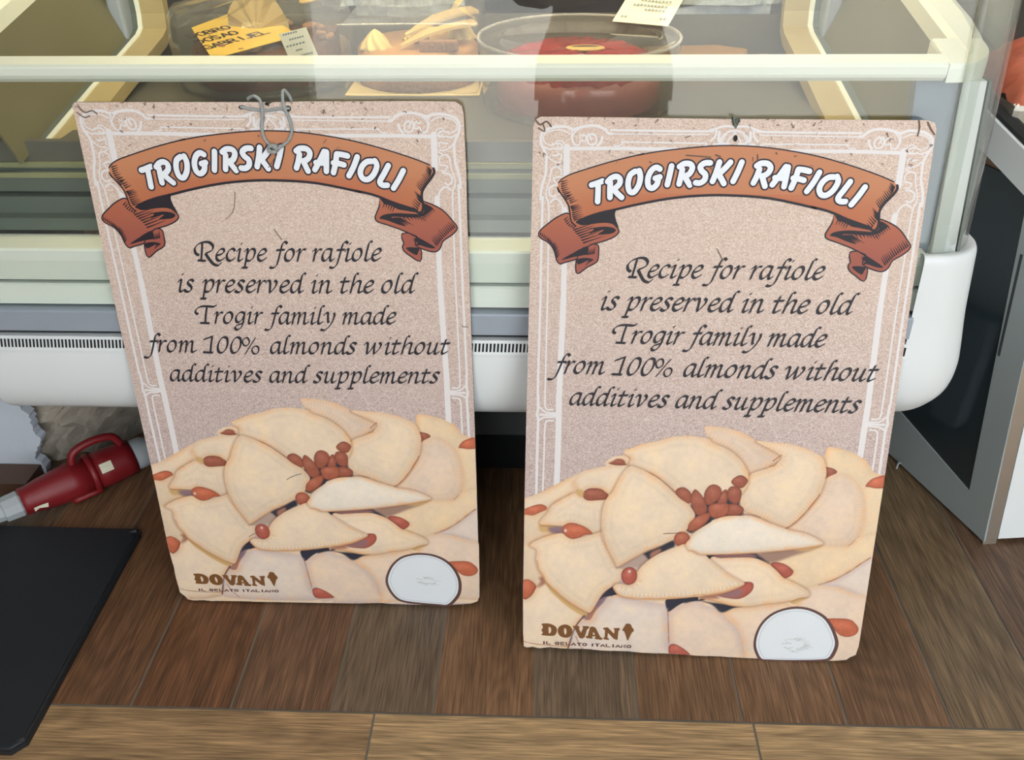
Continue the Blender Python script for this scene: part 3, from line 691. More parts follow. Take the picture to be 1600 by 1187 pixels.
# leaning front: steel corner strip and white front, body behind
FX = Vector((.99, .10, 0)).normalized(); LB = Vector((DV.x*LZ, DV.y*LZ, 1))
def front(name, x0, x1, z0, z1, th, mat):
    bm = bmesh.new(); bk = Vector((0, th, 0))
    q = [FX*x + LB*z for x, z in ((x0, z0), (x1, z0), (x1, z1), (x0, z1))]
    a = [bm.verts.new(p) for p in q]; b = [bm.verts.new(p+bk) for p in q]
    bm.faces.new(a); bm.faces.new(list(reversed(b)))
    for i in range(4): j = (i+1) % 4; bm.faces.new((a[i], b[i], b[j], a[j]))
    bmesh.ops.recalc_face_normals(bm, faces=bm.faces); return obj(name, bm, mat, cab)
front('corner_strip', 0.0, .024, 0.008, .632, .03, M['steel'])
front('strip_foot', 0.0, .024, 0.0, .0075, .02, M['steel'])
front('front_panel', .0255, .75, .01, .632, .02, M['white_plastic'])
bm = bmesh.new()
body = [(.775, 1.16), (.70, 1.42), (1.50, 1.55), (1.52, 1.24)]
prism(bm, body, 'z', .0, .012)
for v in bm.verts: v.co -= A
obj('bottom_plate', bm, M['black'], cab)
bm = bmesh.new(); prism(bm, [(.80, 1.42), (.79, 1.45), (1.5, 1.56), (1.5, 1.53)], 'z', .012, .60)
for v in bm.verts: v.co -= A
obj('back_panel', bm, M['dark_panel'], cab)
bm = bmesh.new(); prism(bm, [(.725, 1.36), (.70, 1.44), (1.5, 1.56), (1.5, 1.30), (.80, 1.22)], 'z', .632, .642)
for v in bm.verts: v.co -= A
obj('top_plate', bm, M['dark_panel'], cab)
bm = bmesh.new(); tube(bm, [Vector((-.075, .205, .012)), Vector((-.08, .204, .013)), Vector((-.081, .203, .006)), Vector((-.081, .203, .0))], .0018, 6); obj('door_catch', bm, M['grey_plastic'], cab)
# salmon coloured gelato heaped in a steel pan on it
pan = thing('gelato_pan', 'steel pan heaped with salmon coloured gelato in the cabinet at right', 'gelato pan', (.83, 1.44, .642))
bm = bmesh.new(); bx(bm, (-.13, -.11, 0), (.25, .14, .055), .01); bmesh.ops.delete(bm, geom=[f for f in bm.faces if f.normal.z > .9], context='FACES'); obj('pan', bm, M['steel'], pan)
bm = bmesh.new(); nx, ny = 36, 24; g = []; rr = random.Random(2)
for i in range(nx+1):
    row = []
    for j in range(ny+1):
        u, v = i/nx, j/ny; x = -.125+.37*u; y = -.105+.24*v
        h = .048 + .085*math.sin(PI*u)**.5*math.sin(PI*v)**.5 + .010*math.sin(19*u+6*v)*math.sin(11*v) + rr.uniform(-.004, .004)
        row.append(bm.verts.new((x, y, h)))
    g.append(row)
for i in range(nx):
    for j in range(ny): bm.faces.new((g[i][j], g[i+1][j], g[i+1][j+1], g[i][j+1]))
obj('gelato', bm, M['gelato'], pan, True)

# ---------------------------------------------------------------- black mat on the floor, left
bm = bmesh.new()
prism(bm, [(-1.55, .668), (-.728, .668), (-.712, .684), (-.716, 1.092), (-.722, 1.104), (-1.55, 1.104)], 'z', 0.0005, .014)
bmesh.ops.bevel(bm, geom=[e for e in bm.edges if all(v.co.z > .01 for v in e.verts)], offset=.005, segments=3, affect='EDGES')
tag(obj('floor_mat', bm, M['mat_black']), 'thick matt black mat lying flat on the floor at left', 'mat')

# ---------------------------------------------------------------- red industrial plug and socket lying by the wall
p0, p1 = Vector((-.945, 1.138, .037)), Vector((-.762, 1.302, .040))
ax = (p1-p0).normalized(); q = ax.to_track_quat('Z', 'Y'); PM = Matrix.Translation(p0) @ q.to_matrix().to_4x4()
plug = thing('power_connector', 'large red industrial plug connector lying on the floor by the broken wall', 'power connector', tuple(p0))
pl = lambda n, b, m, s=True: on_thing(plug, n, b, m, s)
pl('cable_gland', lathe(bmesh.new(), [(.013, -.048), (.019, -.046), (.020, -.034), (.024, -.032), (.0255, -.004), (.022, .0)], 10, PM), M['grey_plastic'], False)
pl('plug_sleeve', lathe(bmesh.new(), [(.024, -.001), (.0265, .0), (.0265, .012), (.030, .03), (.034, .062), (.036, .085), (.036, .118)], 40, PM), M['red_plastic'])
pl('plug_collar', lathe(bmesh.new(), [(.036, .118), (.0395, .119), (.0395, .128), (.036, .129)], 40, PM), M['red_plastic'])
pl('socket_shell', lathe(bmesh.new(), [(.0355, .129), (.036, .15), (.0345, .185), (.034, .20)], 40, PM), M['red_plastic'])
pl('socket_gland', lathe(bmesh.new(), [(.030, .20), (.031, .205), (.030, .225), (.022, .235), (.018, .25)], 24, PM), M['grey_plastic'])
up = (PM.to_3x3().inverted() @ Vector((-.25, -.1, 1))); up.z = 0; up.normalize()
def on_axis(h, r): return PM @ (Vector((0, 0, h)) + up*r)
hp = cr([on_axis(.098, .034), on_axis(.104, .052), on_axis(.122, .061), on_axis(.150, .063), on_axis(.178, .056), on_axis(.188, .034)], 6)
b = bmesh.new(); tube(b, [tuple(p) for p in hp], .0075, 10); pl('cover_handle', b, M['red_plastic'])
sdv = (PM.to_3x3().inverted() @ Vector((.55, -.5, -.6))); sdv.z = 0; sdv.normalize()
b = bmesh.new(); tube(b, [PM @ (Vector((0, 0, h)) + sdv*.037) for h in (.075, .09, .11, .128)], .006, 8); pl('hinge_lug', b, M['red_plastic'])
b = bmesh.new()
vv = sdv.cross(Vector((0, 0, 1)))
def skin(h, a, r=.0): return PM @ (Vector((0, 0, h)) + (sdv*math.cos(a)+vv*math.sin(a))*r)
a_ = math.atan2(up.dot(vv), up.dot(sdv))
for (h0, h1, a0, a1, rr_) in ((.012, .034, a_*.22-.2, a_*.22+.2, .0318), ):
    lab = [skin(h0, a0, .0298), skin(h0+.008, a0+.2, .0308), skin(h1, a0+.1, .0338), skin(h1+.002, a1, .0338), skin(h0+.012, a1, .0318), skin(h0, a1-.05, .0298)]
    b.faces.new([b.verts.new(p) for p in lab])
pl('torn_sticker', b, M['paper'], False)
b = bmesh.new()
ang = a_*.55
b.faces.new([b.verts.new(skin(h, a, .0372)) for h, a in ((.136, ang-.25), (.158, ang-.25), (.158, ang), (.136, ang))])
b.faces.new([b.verts.new(skin(h, a, .0372)) for h, a in ((.136, ang), (.158, ang), (.158, ang+.25), (.136, ang+.25))]); pl('rating_label', b, M['paper'], False)
b = bmesh.new(); tube(b, [tuple(p) for p in cr([tuple(PM @ Vector((0, 0, -.045))), (-.995, 1.095, .030), (-1.06, 1.06, .013), (-1.25, 1.15, .012)], 8)], .0115, 10); pl('blue_cable', b, M['blue_cable'])
b = bmesh.new(); tube(b, [tuple(p) for p in cr([tuple(PM @ Vector((0, 0, .245))), (-.715, 1.36, .034), (-.66, 1.33, .022), (-.60, 1.28, .018), (-.50, 1.27, .018), (-.40, 1.285, .018)], 8)], .017, 10); pl('grey_cable', b, M['grey_cable'])

# ---------------------------------------------------------------- artwork outlines (millimetres on the board)
ART_P = [
  ('dough', [(-21.5, 242.8), (-2.7, 253.8), (15.4, 261.3), (30.7, 270.4), (44.3, 278.6), (67.9, 292.7), (83, 300.8), (113.4, 309.1), (109.7, 313.9), (121.2, 322.7), (136.3, 326), (137.5, 334.3), (144.1, 336), (162.2, 344.4), (185.3, 349.8), (203.2, 356.4), (229.7, 358.7), (251.6, 355), (247.9, 363.9), (245.5, 371.9), (249.5, 373.8), (261.1, 373.3), (277.8, 372.1), (299.8, 365.8), (319, 354.9), (339, 352.9), (365.6, 351.2), (389.4, 345), (405.1, 337.4), (414.7, 333.3), (415, 339.6), (415.9, 346), (420.2, 348.5), (433.5, 346.7), (454, 340.2), (471.7, 331), (479.8, 319.5), (486.7, 311.6), (499.5, 308.1), (516.2, 306.4), (520, -30), (-20, -30)], {'c': 'mid', 'w': 1, 'smooth': 0, 'edge': 0}),
  ('dough', [(245.5, 371.9), (249.5, 373.8), (261.1, 373.3), (277.8, 372.1), (299.8, 365.8), (319, 354.9), (340.4, 340.3), (356.2, 331.9), (355.1, 326.4), (343, 314.9), (324.2, 303.1), (311.2, 298.9), (293.3, 329.4), (263.3, 348.2), (251.1, 355), (247.9, 363.9)], {'c': 'pink', 'w': 16, 'crimp': 1}),
  ('dough', [(415.4, 334.2), (415.9, 346), (420.2, 348.5), (433.5, 346.7), (454, 340.2), (471.7, 331), (480, 318.6), (486.7, 311.6), (499.5, 308.1), (507.5, 275.5), (471.2, 274), (434.7, 298.4), (416.4, 312.4)], {'c': 'warm', 'w': 10}),
  ('dough', [(475.8, 289), (512, 290.6), (508.5, 245.6), (505.6, 194.4), (465, 193.8), (477.8, 211.8), (482.8, 231.2), (479.3, 263.1)], {'c': 'warm', 'w': 6}),
  ('almond', [(476.4, 290.5), (482.5, 300.4), (491.7, 305.4), (504.5, 307.7), (505.4, 290.3), (492.5, 287.5), (482.4, 289)], {'c': 'orange'}),
  ('almond', [(415.9, 316), (427.5, 316.1), (435.1, 311.3), (432, 306.6), (418.2, 297.7)], {'c': 'brown'}),
  ('dough', [(419.8, 297.8), (427.3, 304.6), (441.6, 309.7), (455.4, 304.8), (468.7, 292.4), (477.8, 274.3), (481.3, 251.9), (482.8, 231.2), (477.8, 211.8), (464.7, 195.7), (431.3, 190.3), (400, 210.2), (370.3, 216.5), (391, 244.2), (411.4, 271.4), (417.9, 286.6)], {'c': 'pink', 'w': 14, 'crimp': 1}),
  ('line', [(464.7, 195.7), (470.7, 201.8), (477.8, 211.8)], {'c': 'edge', 'lw': 1.3}),
  ('dough', [(319.3, 352.2), (339, 352.9), (365.6, 351.2), (389.4, 345), (405.1, 337.4), (414.4, 328.7), (420, 312.5), (420.4, 299.7), (416.9, 281), (411.8, 267.7), (396.3, 242.5), (382.8, 226.7), (371.7, 219.5), (359.4, 223.7), (335.8, 237.9), (311, 248.3), (303.4, 274.4), (312.9, 299), (323.8, 306.8), (343, 314.9), (356.2, 331.9)], {'c': 'cream', 'w': 14, 'crimp': 1, 'shadow': 1}),
  ('line', [(371.8, 219.1), (382.8, 227), (396.2, 242.9), (411.8, 268.1), (415.1, 275.3)], {'c': 'edge', 'lw': 2.2}),
  ('line', [(345.4, 324.2), (350.7, 328.9), (356, 333.2)], {'c': 'edge', 'lw': 1.8}),
  ('line', [(341.6, 315.8), (347.8, 317.3), (351.4, 322.6)], {'c': 'edge', 'lw': 1.6}),
  ('dough', [(-5.3, 253.7), (15.4, 261.3), (30.7, 270.4), (44.3, 278.6), (67.9, 292.7), (76.4, 294.9), (68.4, 279.6), (68.9, 266.4), (40.2, 244.2), (30, 235.1), (11, 223.6), (-4.7, 221)], {'c': 'cream', 'w': 10}),
  ('almond', [(-5, 233.5), (7.1, 240.8), (21, 244.9), (29.8, 241.4), (29.1, 236), (17.9, 229.7), (7.5, 224.4), (-4.8, 222.9)], {'c': 'orange'}),
  ('dough', [(-4.8, 222.9), (10.9, 226.5), (29.9, 236), (35.3, 232.4), (30.4, 217.7), (30.7, 207), (41.5, 199.6), (48.5, 199.9), (25.8, 191), (3.2, 176.2), (-5.7, 176.7)], {'c': 'mid', 'w': 8, 'edge': 1}),
  ('flat', [(20, 211.4), (39.3, 212.8), (54.3, 210), (59, 200.4), (46.8, 197.9), (36.2, 200.4), (22.1, 200.7)], {'c': 'gold', 'soft': 3}),
  ('flat', [(34.2, 208.1), (54.3, 210), (59, 200.4), (46.8, 197.9), (36.2, 200.4)], {'c': 'purple', 'soft': 4}),
  ('dough', [(20.8, 217.2), (25.9, 224.3), (31.8, 232.2), (40.1, 246.1), (70.7, 264.5), (81.3, 257.4), (95.2, 255.1), (115.8, 257), (113, 243.5), (112.9, 208.7), (101.1, 200.4), (86.7, 208.5), (65.5, 216.3), (53.4, 211.5), (39.3, 211.6), (22.7, 212.1)], {'c': 'cream', 'w': 9, 'crimp': 0.6, 'shadow': 1}),
  ('almond', [(81.1, 263.1), (84.3, 268.9), (92.7, 273), (106.5, 272.5), (115.4, 267.4), (118.3, 262.4), (115, 256), (102.2, 254.1), (90.1, 253.2), (84, 256)], {'c': 'brown'}),
  ('dough', [(68.3, 281.5), (73, 293.8), (83, 300.4), (113.4, 308.5), (145.5, 311.1), (150.9, 305.4), (141.6, 290.1), (130.4, 274.6), (122.4, 263.9), (115.4, 266.4), (106.5, 272.7), (91, 273.3), (81.8, 266.9), (74.1, 266.6)], {'c': 'cream', 'w': 9}),
  ('flat', [(71.3, 270.3), (81.7, 268.8), (80.4, 258.3), (72.5, 262.7)], {'c': 'gold', 'soft': 3}),
  ('almond', [(115.7, 312.9), (123.1, 318.7), (133.2, 320.2), (140.2, 316.4), (142.2, 310.9), (126.9, 309.6)], {'c': 'brown'}),
  ('dough', [(109.4, 313.9), (119.5, 322.6), (132.9, 326.2), (146.6, 322.7), (148.8, 313.6), (141.2, 312), (137.5, 318.2), (128.1, 319.6), (117.4, 313.3)], {'c': 'cream', 'w': 4}),
  ('dough', [(137, 328.8), (139.2, 334.4), (162.2, 344.4), (185.3, 349.8), (203.2, 356.4), (229.7, 358.7), (253.4, 354.2), (260, 348.1), (280.6, 339.8), (296.7, 327.7), (308.1, 313.5), (313.7, 299), (308.5, 274.6), (271.6, 250.4), (254.3, 253.4), (246.4, 253.1), (216.4, 266.9), (202.6, 280.4), (189.2, 290.2), (175.1, 298.9), (150.9, 305.4), (145.5, 311.6), (146.6, 321.8)], {'c': 'cream', 'w': 12, 'crimp': 0.5, 'shadow': 1, 'ridge': 1}),
  ('line', [(150, 306.8), (175.1, 299.3), (189.2, 291.1), (202.6, 280.4), (214.5, 269.7)], {'c': 'edge', 'lw': 1.6}),
  ('dough', [(-7.5, 174.7), (6.6, 180.3), (18, 184.8), (25, 153.2), (32.2, 118.2), (19, 106.3), (9.8, 116.1), (-6.5, 119.4)], {'c': 'mid', 'w': 8}),
  ('almond', [(-8.2, 116.2), (-2.9, 119.1), (4.3, 120.9), (11.5, 117.2), (17.1, 110.3), (15.5, 102), (10.2, 93.5), (3.1, 87), (-7.7, 83.3)], {'c': 'orange'}),
  ('dough', [(-7.7, 82.3), (1.3, 85.8), (10.3, 91.5), (18.9, 108.4), (32.2, 117.2), (44.3, 103.5), (62.8, 87.9), (88.8, 66.5), (90.8, 62.4), (80.4, 49.3), (73.7, 32), (70.9, 8.4), (65.6, 2.7), (38.2, -4.2), (10.5, -5.7), (-6.2, -6.7)], {'c': 'cream', 'w': 9, 'shadow': 1}),
  ('flat', [(21.2, 124.8), (32, 124.3), (33.1, 116.2), (19.9, 107.4), (23.2, 116.7)], {'c': 'brownsh', 'soft': 3}),
  ('flat', [(94.1, 70.9), (101.2, 72.3), (112.7, 96.7), (121.2, 107.4), (133.3, 116.1), (139.2, 104.2), (126.9, 99.5), (117, 82.5), (106.7, 70.5), (100.2, 54.5), (91, 56.1), (88.1, 61.2)], {'c': 'purple', 'soft': 3}),
  ('flat', [(95.1, 66.8), (106.4, 77.8), (110.1, 75.9), (105.2, 63.2), (100.1, 56.2), (92.8, 57.3)], {'c': 'brownsh', 'soft': 4}),
  ('flat', [(113, 91.6), (121.3, 105.3), (133.3, 115.1), (139.3, 102.1), (132.4, 98.3), (119.9, 96)], {'c': 'navy', 'soft': 1.5}),
  ('dough', [(78.7, 46), (89.3, 53.9), (100.1, 56.2), (106.8, 69.5), (116.9, 83.5), (134.1, 99.8), (152.2, 95.6), (179.2, 91.9), (212.5, 86.4), (215.2, 73.1), (218.1, 44.1), (220.7, 18.9), (228.9, -6.3), (157.8, -8.2), (110.1, -6.6), (71.3, -2.3), (67.2, 10.3), (72, 29.8)], {'c': 'pale', 'w': 16, 'edgec': 'purpsoft'}),
  ('flat', [(27.5, 126.1), (44.2, 105.5), (59, 91.9), (77.6, 76.7), (95, 68.9), (89, 61.9), (66.8, 75.7), (48.2, 92.4), (35.2, 107.1)], {'c': 'gold', 'soft': 1.5}),
  ('line', [(90.8, 62.4), (80.5, 47.2), (74.7, 32.1), (70.7, 14.8), (67.8, 3.9)], {'c': 'crack', 'lw': 2.6}),
  ('line', [(79.1, 25.9), (82.5, 17.6), (86.5, 9.3), (95.2, -2)], {'c': 'edge', 'lw': 1.6}),
  ('line', [(-1, 13), (13.9, 9.5), (37.8, 7.6), (67.3, 7.1)], {'c': 'edge', 'lw': 1.6}),
  ('dough', [(6.7, 178.3), (25.8, 191), (48.5, 199), (57.3, 197.4), (66.4, 190.9), (76.9, 191.8), (101.1, 200.4), (113.2, 202.9), (119.4, 181.6), (128.2, 164.2), (134.2, 150.5), (140.5, 147.2), (145.2, 143), (143.8, 134.9), (141.7, 124.3), (131.5, 115), (119.5, 105.2), (112.8, 94.6), (107.9, 84.1), (101.3, 70.2), (95.1, 68.5), (77.5, 78.4), (59, 91.9), (44.2, 105.5), (33.1, 116.2), (25.6, 129.1), (19.1, 140.9), (16.4, 154.8), (16.6, 170.8)], {'c': 'cream', 'w': 11, 'crimp': 0.9, 'shadow': 1}),
  ('line', [(17.9, 152.9), (20.3, 141), (26.5, 129.1), (34, 116.3), (44.2, 105.5), (59, 91.9), (77.5, 78.4), (95, 68.9)], {'c': 'toast', 'lw': 2.2}),
  ('almond', [(52.9, 205), (56.8, 213), (67.2, 216.8), (81.3, 213.5), (92, 207.4), (97.9, 200.2), (87.2, 197.8), (76.8, 192.4), (66.4, 190.9), (57.4, 196.4)], {'c': 'orange', 'spot': (0.12, 0.5)}),
  ('flat', [(135.2, 148.5), (176, 173.4), (216.4, 194.9), (218.7, 186.2), (208.8, 178.9), (188.7, 166), (180.4, 157.7), (173.9, 150.4), (165.7, 140), (154.8, 145.5), (144.2, 145)], {'c': 'grey', 'soft': 2}),
  ('flat', [(174.3, 172.3), (196.3, 183.6), (214.7, 194.2), (217.9, 185.2), (208.8, 179.4), (188.6, 166.6), (181.9, 161.8), (176.3, 167.4)], {'c': 'navy', 'soft': 2.5}),
  ('flat', [(184.8, 172.8), (196.6, 179.3), (197, 173.4), (185.3, 163.9)], {'c': 'brownsh', 'soft': 3}),
  ('flat', [(141.8, 123.7), (146.2, 141), (166.9, 148.1), (164.8, 139.9), (166.2, 130.9), (156.3, 117.3), (133.4, 114.1)], {'c': 'purpsoft', 'soft': 3}),
  ('flat', [(232.3, 214.1), (239.7, 206.7), (249.6, 213), (265.9, 223.3), (270, 229.3), (288.3, 235.8), (311.9, 238.8), (305.2, 255.6), (303.4, 274.4), (278.2, 273.3), (253.4, 264.7), (256.6, 253.5), (236.2, 252.6), (242.8, 233.8)], {'c': 'navy', 'soft': 2}),
  ('line', [(310, 240.2), (321.9, 240.2), (336, 236)], {'c': 'edge', 'lw': 1.8}),
  ('dough', [(116.6, 258.9), (123.9, 268.7), (130, 284), (137.7, 299.3), (147.3, 309.3), (161.1, 305.4), (175.1, 298.9), (189.2, 290.2), (203.7, 277.7), (214.7, 266.8), (232.8, 252.5), (243.5, 235.8), (236, 222), (232.5, 211.2), (216.2, 196.9), (187.8, 179.8), (174.2, 174.3), (139.5, 149.1), (134.2, 150.5), (127.3, 164.1), (118.6, 181.5), (111.7, 196.9), (110.5, 212.5), (109.8, 228), (111.6, 244.4)], {'c': 'cream', 'w': 12, 'crimp': 0.7, 'shadow': 1}),
  ('line', [(111.2, 208.6), (115.5, 191.2), (119.6, 177.6), (127.3, 163.7), (134.2, 150.1)], {'c': 'toast', 'lw': 1.8}),
  ('line', [(138.7, 148.3), (174.2, 173.9), (196.2, 185.2)], {'c': 'toast', 'lw': 1.6}),
  ('almond', [(290.1, 290.6), (296.1, 298.3), (304.3, 300.8), (312.4, 295.2), (312.9, 289.7), (306.2, 281), (295.8, 283.4)], {'c': 'brown'}),
  ('almond', [(272.9, 255.2), (278.2, 273.3), (284.5, 278.2), (287.8, 269.9), (286.4, 256.7), (279.9, 253.6)], {'c': 'brown'}),
  ('almond', [(285.5, 272.7), (290.8, 283.2), (302.8, 280.9), (306.5, 272.6), (303.3, 257), (291.3, 259.2)], {'c': 'brown'}),
  ('almond', [(253.6, 269.4), (258.8, 281.8), (267, 285.4), (275.8, 281.1), (278.7, 271.4), (274.1, 261.4), (264.6, 253.5), (257.3, 255.1)], {'c': 'brown'}),
  ('almond', [(286.8, 252), (296.6, 256.6), (308.9, 252), (311.9, 245.5), (305.1, 238.5), (289.8, 237.4)], {'c': 'brown'}),
  ('almond', [(261.4, 246.1), (264.5, 253.8), (277.9, 256.7), (290.3, 255), (290.6, 241.7), (280, 232.2), (266.2, 234.5)], {'c': 'brown2'}),
  ('almond', [(212.9, 272.4), (217.3, 277.9), (225.7, 279), (234.8, 271.5), (236.7, 262.1), (234.4, 254.1), (225.6, 257.9), (216.5, 265)], {'c': 'brown'}),
  ('almond', [(235, 263.9), (240.3, 276.8), (250.3, 268.4), (257.6, 255.4), (259.6, 242.2), (246, 236.5), (238.2, 248.9)], {'c': 'brown'}),
  ('almond', [(234.5, 214.2), (236.7, 224), (247.8, 235.4), (261.1, 240.8), (265, 234.8), (259.1, 222.7), (247.9, 212.5), (237.8, 210.1)], {'c': 'brown2'}),
  ('almond', [(215.7, 196.8), (219.1, 205.8), (226.6, 209), (235.4, 206.5), (239.2, 197.9), (235.9, 189), (227.5, 185), (219.5, 187.2)], {'c': 'brown2'}),
  ('dough', [(215.5, 69), (227.8, 84.1), (241.5, 91), (258.9, 96), (276.8, 93.8), (266.4, 90.2), (284.7, 84), (303.7, 69.5), (323.7, 45.6), (333.8, 14.5), (334.3, -10.4), (256.8, -14.8), (252.5, -7.1), (230.8, -8.4), (220.7, 18.9)], {'c': 'pink', 'w': 14, 'edgec': 'purpsoft'}),
  ('almond', [(219.9, 12.4), (222.1, 17.9), (226.1, 19.8), (232.5, 18.5), (243.9, 11.6), (252.7, 3.2), (253.1, -1.9), (224.9, -2.3)], {'c': 'red'}),
  ('dough', [(364.3, 166.5), (397.1, 180.9), (427.2, 194), (465.3, 195.8), (478.4, 211.8), (504.7, 216.9), (504.8, 180.1), (487.6, 168.5), (469.2, 152.5), (450.2, 139.6), (432.3, 130.7), (417.5, 124.3), (408.8, 123.9), (390.4, 133), (379.2, 140.5), (391.9, 151)], {'c': 'warm', 'w': 7}),
  ('dough', [(432.3, 130.7), (450.3, 139), (469.3, 151.9), (498.3, 177.9), (506.8, 178.3), (509.3, 110.9), (480.4, 119.5), (455.1, 128.3)], {'c': 'pale', 'w': 10, 'edgec': 'purpsoft'}),
  ('line', [(430.6, 130.6), (450.2, 139.4), (469.2, 152.5), (487.6, 169.1), (498.2, 178.3)], {'c': 'edge', 'lw': 2.2}),
  ('dough', [(398.4, 93), (405.9, 103.6), (417.3, 125.3), (432.4, 130.1), (455.1, 128.3), (480.4, 119.5), (505.8, 110.7), (510.6, 76.4), (510.5, -0.3), (453.9, -3.5), (364.8, -8.7), (334.3, -10.4), (333.8, 14.5), (323.7, 45.6), (305.5, 69.6), (295.9, 77.4), (319.8, 86.8), (354.7, 90.7), (385.5, 98.4)], {'c': 'pink', 'w': 10}),
  ('flat', [(247.7, 103.6), (258.5, 101.1), (269.5, 95.5), (289.2, 93.5), (301.7, 92), (324.9, 89.6), (311.1, 85.4), (294.1, 77.3), (278.9, 89.8), (258.9, 96), (238, 90.8)], {'c': 'navy', 'soft': 2}),
  ('flat', [(210.2, 94.5), (214.1, 76.8), (218, 76), (229.4, 86.2), (241.4, 93), (269.3, 98.6), (254.6, 105), (240.7, 102.2), (223.2, 99.3)], {'c': 'navy', 'soft': 1}),
  ('line', [(214.3, 81.3), (216.4, 60.7), (220.2, 18.8)], {'c': 'purple', 'lw': 1.6}),
  ('flat', [(392.1, 101.8), (405.3, 108.6), (413.7, 112.1), (418.3, 109.3), (406.2, 101.1), (398, 96.6)], {'c': 'gold', 'soft': 2}),
  ('flat', [(254.4, 174.1), (294.2, 176), (332, 178.8), (346.2, 174.5), (357.8, 162.3), (347.1, 165.7), (332.8, 170), (312.1, 170), (286.3, 166.7), (274.5, 162.2)], {'c': 'navy', 'soft': 2}),
  ('flat', [(275.4, 172.2), (294.3, 175), (325.2, 177.1), (336.1, 172.1), (312.1, 170), (286.3, 167.3)], {'c': 'mauve', 'soft': 3}),
  ('flat', [(338.9, 178.1), (362.4, 184.1), (396.1, 189.6), (426.9, 196.3), (413.6, 186.5), (389, 176.6), (367.7, 166.7), (355.9, 164.2), (346.6, 170.6)], {'c': 'taupe', 'soft': 3}),
  ('flat', [(387.7, 188.2), (412.8, 193.3), (427.2, 196.9), (418.4, 189.3), (401.8, 185)], {'c': 'gold', 'soft': 3}),
  ('almond', [(357.9, 161.3), (364.4, 165.6), (378.5, 162.7), (389.7, 154.9), (392.1, 149.1), (387.6, 142.5), (379.3, 139.5), (369.5, 150)], {'c': 'red'}),
  ('dough', [(269.1, 164.9), (286.2, 168.3), (312, 170.5), (332.7, 170.7), (350.7, 163.9), (365.7, 153.1), (379.2, 140.1), (392, 134.1), (408.6, 125.5), (417.8, 118.3), (417.7, 110.6), (405.5, 107.6), (392.1, 101.8), (375, 97.9), (354.4, 94.2), (333.6, 90), (310.7, 90.5), (289, 95.9), (265.6, 100.4), (258.3, 103.1)], {'c': 'cream', 'w': 9, 'crimp': 0.5, 'shadow': 1}),
  ('line', [(258.4, 102.5), (289, 95.5), (310.7, 90.1), (333.6, 90), (356.1, 94.5), (375, 97.9), (392.1, 101.8)], {'c': 'toast', 'lw': 2}),
  ('almond', [(319.4, 128.5), (329.6, 131.4), (336.4, 128.3), (336.5, 118.2), (328.4, 107.7), (314.9, 101.5), (291.8, 104.2), (284.4, 108.5), (299.8, 113.4)], {'c': 'red'}),
  ('flat', [(282.5, 109.4), (299.7, 114), (316.8, 119.3), (322.6, 113.5), (314.7, 104), (291.7, 104.8)], {'c': 'mauve', 'soft': 4}),
  ('flat', [(258.5, 101.1), (273.9, 107), (294.8, 110.1), (286.4, 105.6), (288.5, 101.6), (274.5, 99.9)], {'c': 'brownsh', 'soft': 3}),
  ('dough', [(131.6, 113), (138.4, 119.4), (147.4, 118.5), (156.3, 117.7), (165.5, 127.9), (166, 140), (175.4, 154.5), (192, 169.2), (207.1, 177.8), (220.6, 184.3), (234.1, 189.3), (248.6, 181.7), (263.2, 172.6), (268.9, 166.9), (280.2, 157.5), (297, 144.4), (315.5, 133.3), (323.3, 128.7), (321.5, 125.2), (308.2, 117.8), (294.6, 112.1), (273.9, 107), (258.3, 103.1), (247.8, 101.5), (240.8, 100.8), (205.6, 96.9), (178.9, 95.6), (161.1, 95.7), (146.7, 98), (137.4, 103.7)], {'c': 'cream', 'w': 8, 'shadow': 1, 'beads': 1}),
  ('line', [(132.6, 112), (138.4, 103.1), (146.7, 97.8), (161.1, 95.7), (178.9, 95.6), (205.6, 96.9), (240.8, 101.2), (258.1, 105.7), (273.9, 107), (294.6, 112.1), (308.2, 117.8), (321.5, 125.6)], {'c': 'toast', 'lw': 2.6}),
  ('dough', [(238.7, 197.9), (246.4, 209.9), (265.8, 225.3), (270, 229.3), (286.6, 235.8), (306.9, 237.6), (327.4, 236.6), (352.2, 227.2), (376.9, 218.7), (404.9, 212.3), (426.5, 201.7), (427.3, 196.3), (412.9, 192.3), (387.8, 187.7), (362.5, 183.5), (311.4, 177.2), (268.3, 173.8), (252.7, 174), (241.8, 179.4), (238.3, 179.7), (233.3, 188.8)], {'c': 'white', 'w': 8, 'shadow': 1}),
  ('line', [(238.4, 179.3), (249, 177.2), (254.5, 173.7), (268.4, 173.6), (311.4, 177), (362.5, 183.3), (387.8, 187.5), (412.9, 192.3), (427, 195.9)], {'c': 'toast', 'lw': 1.8}),
  ('almond', [(142.7, 132.8), (145.2, 143), (153.7, 148), (162.7, 144.9), (166.3, 135), (163.9, 123.8), (155.4, 118.3), (146.3, 121.9)], {'c': 'red', 'spot': (0.5, 0.25)}),
  ('almond', [(449.7, 74.2), (465.2, 76), (482.8, 74.9), (492.6, 67.2), (497.2, 59.2), (494.8, 50.3), (485, 45), (474.3, 46.1), (466.6, 51.3), (454, 67.2)], {'c': 'orange'}),
]
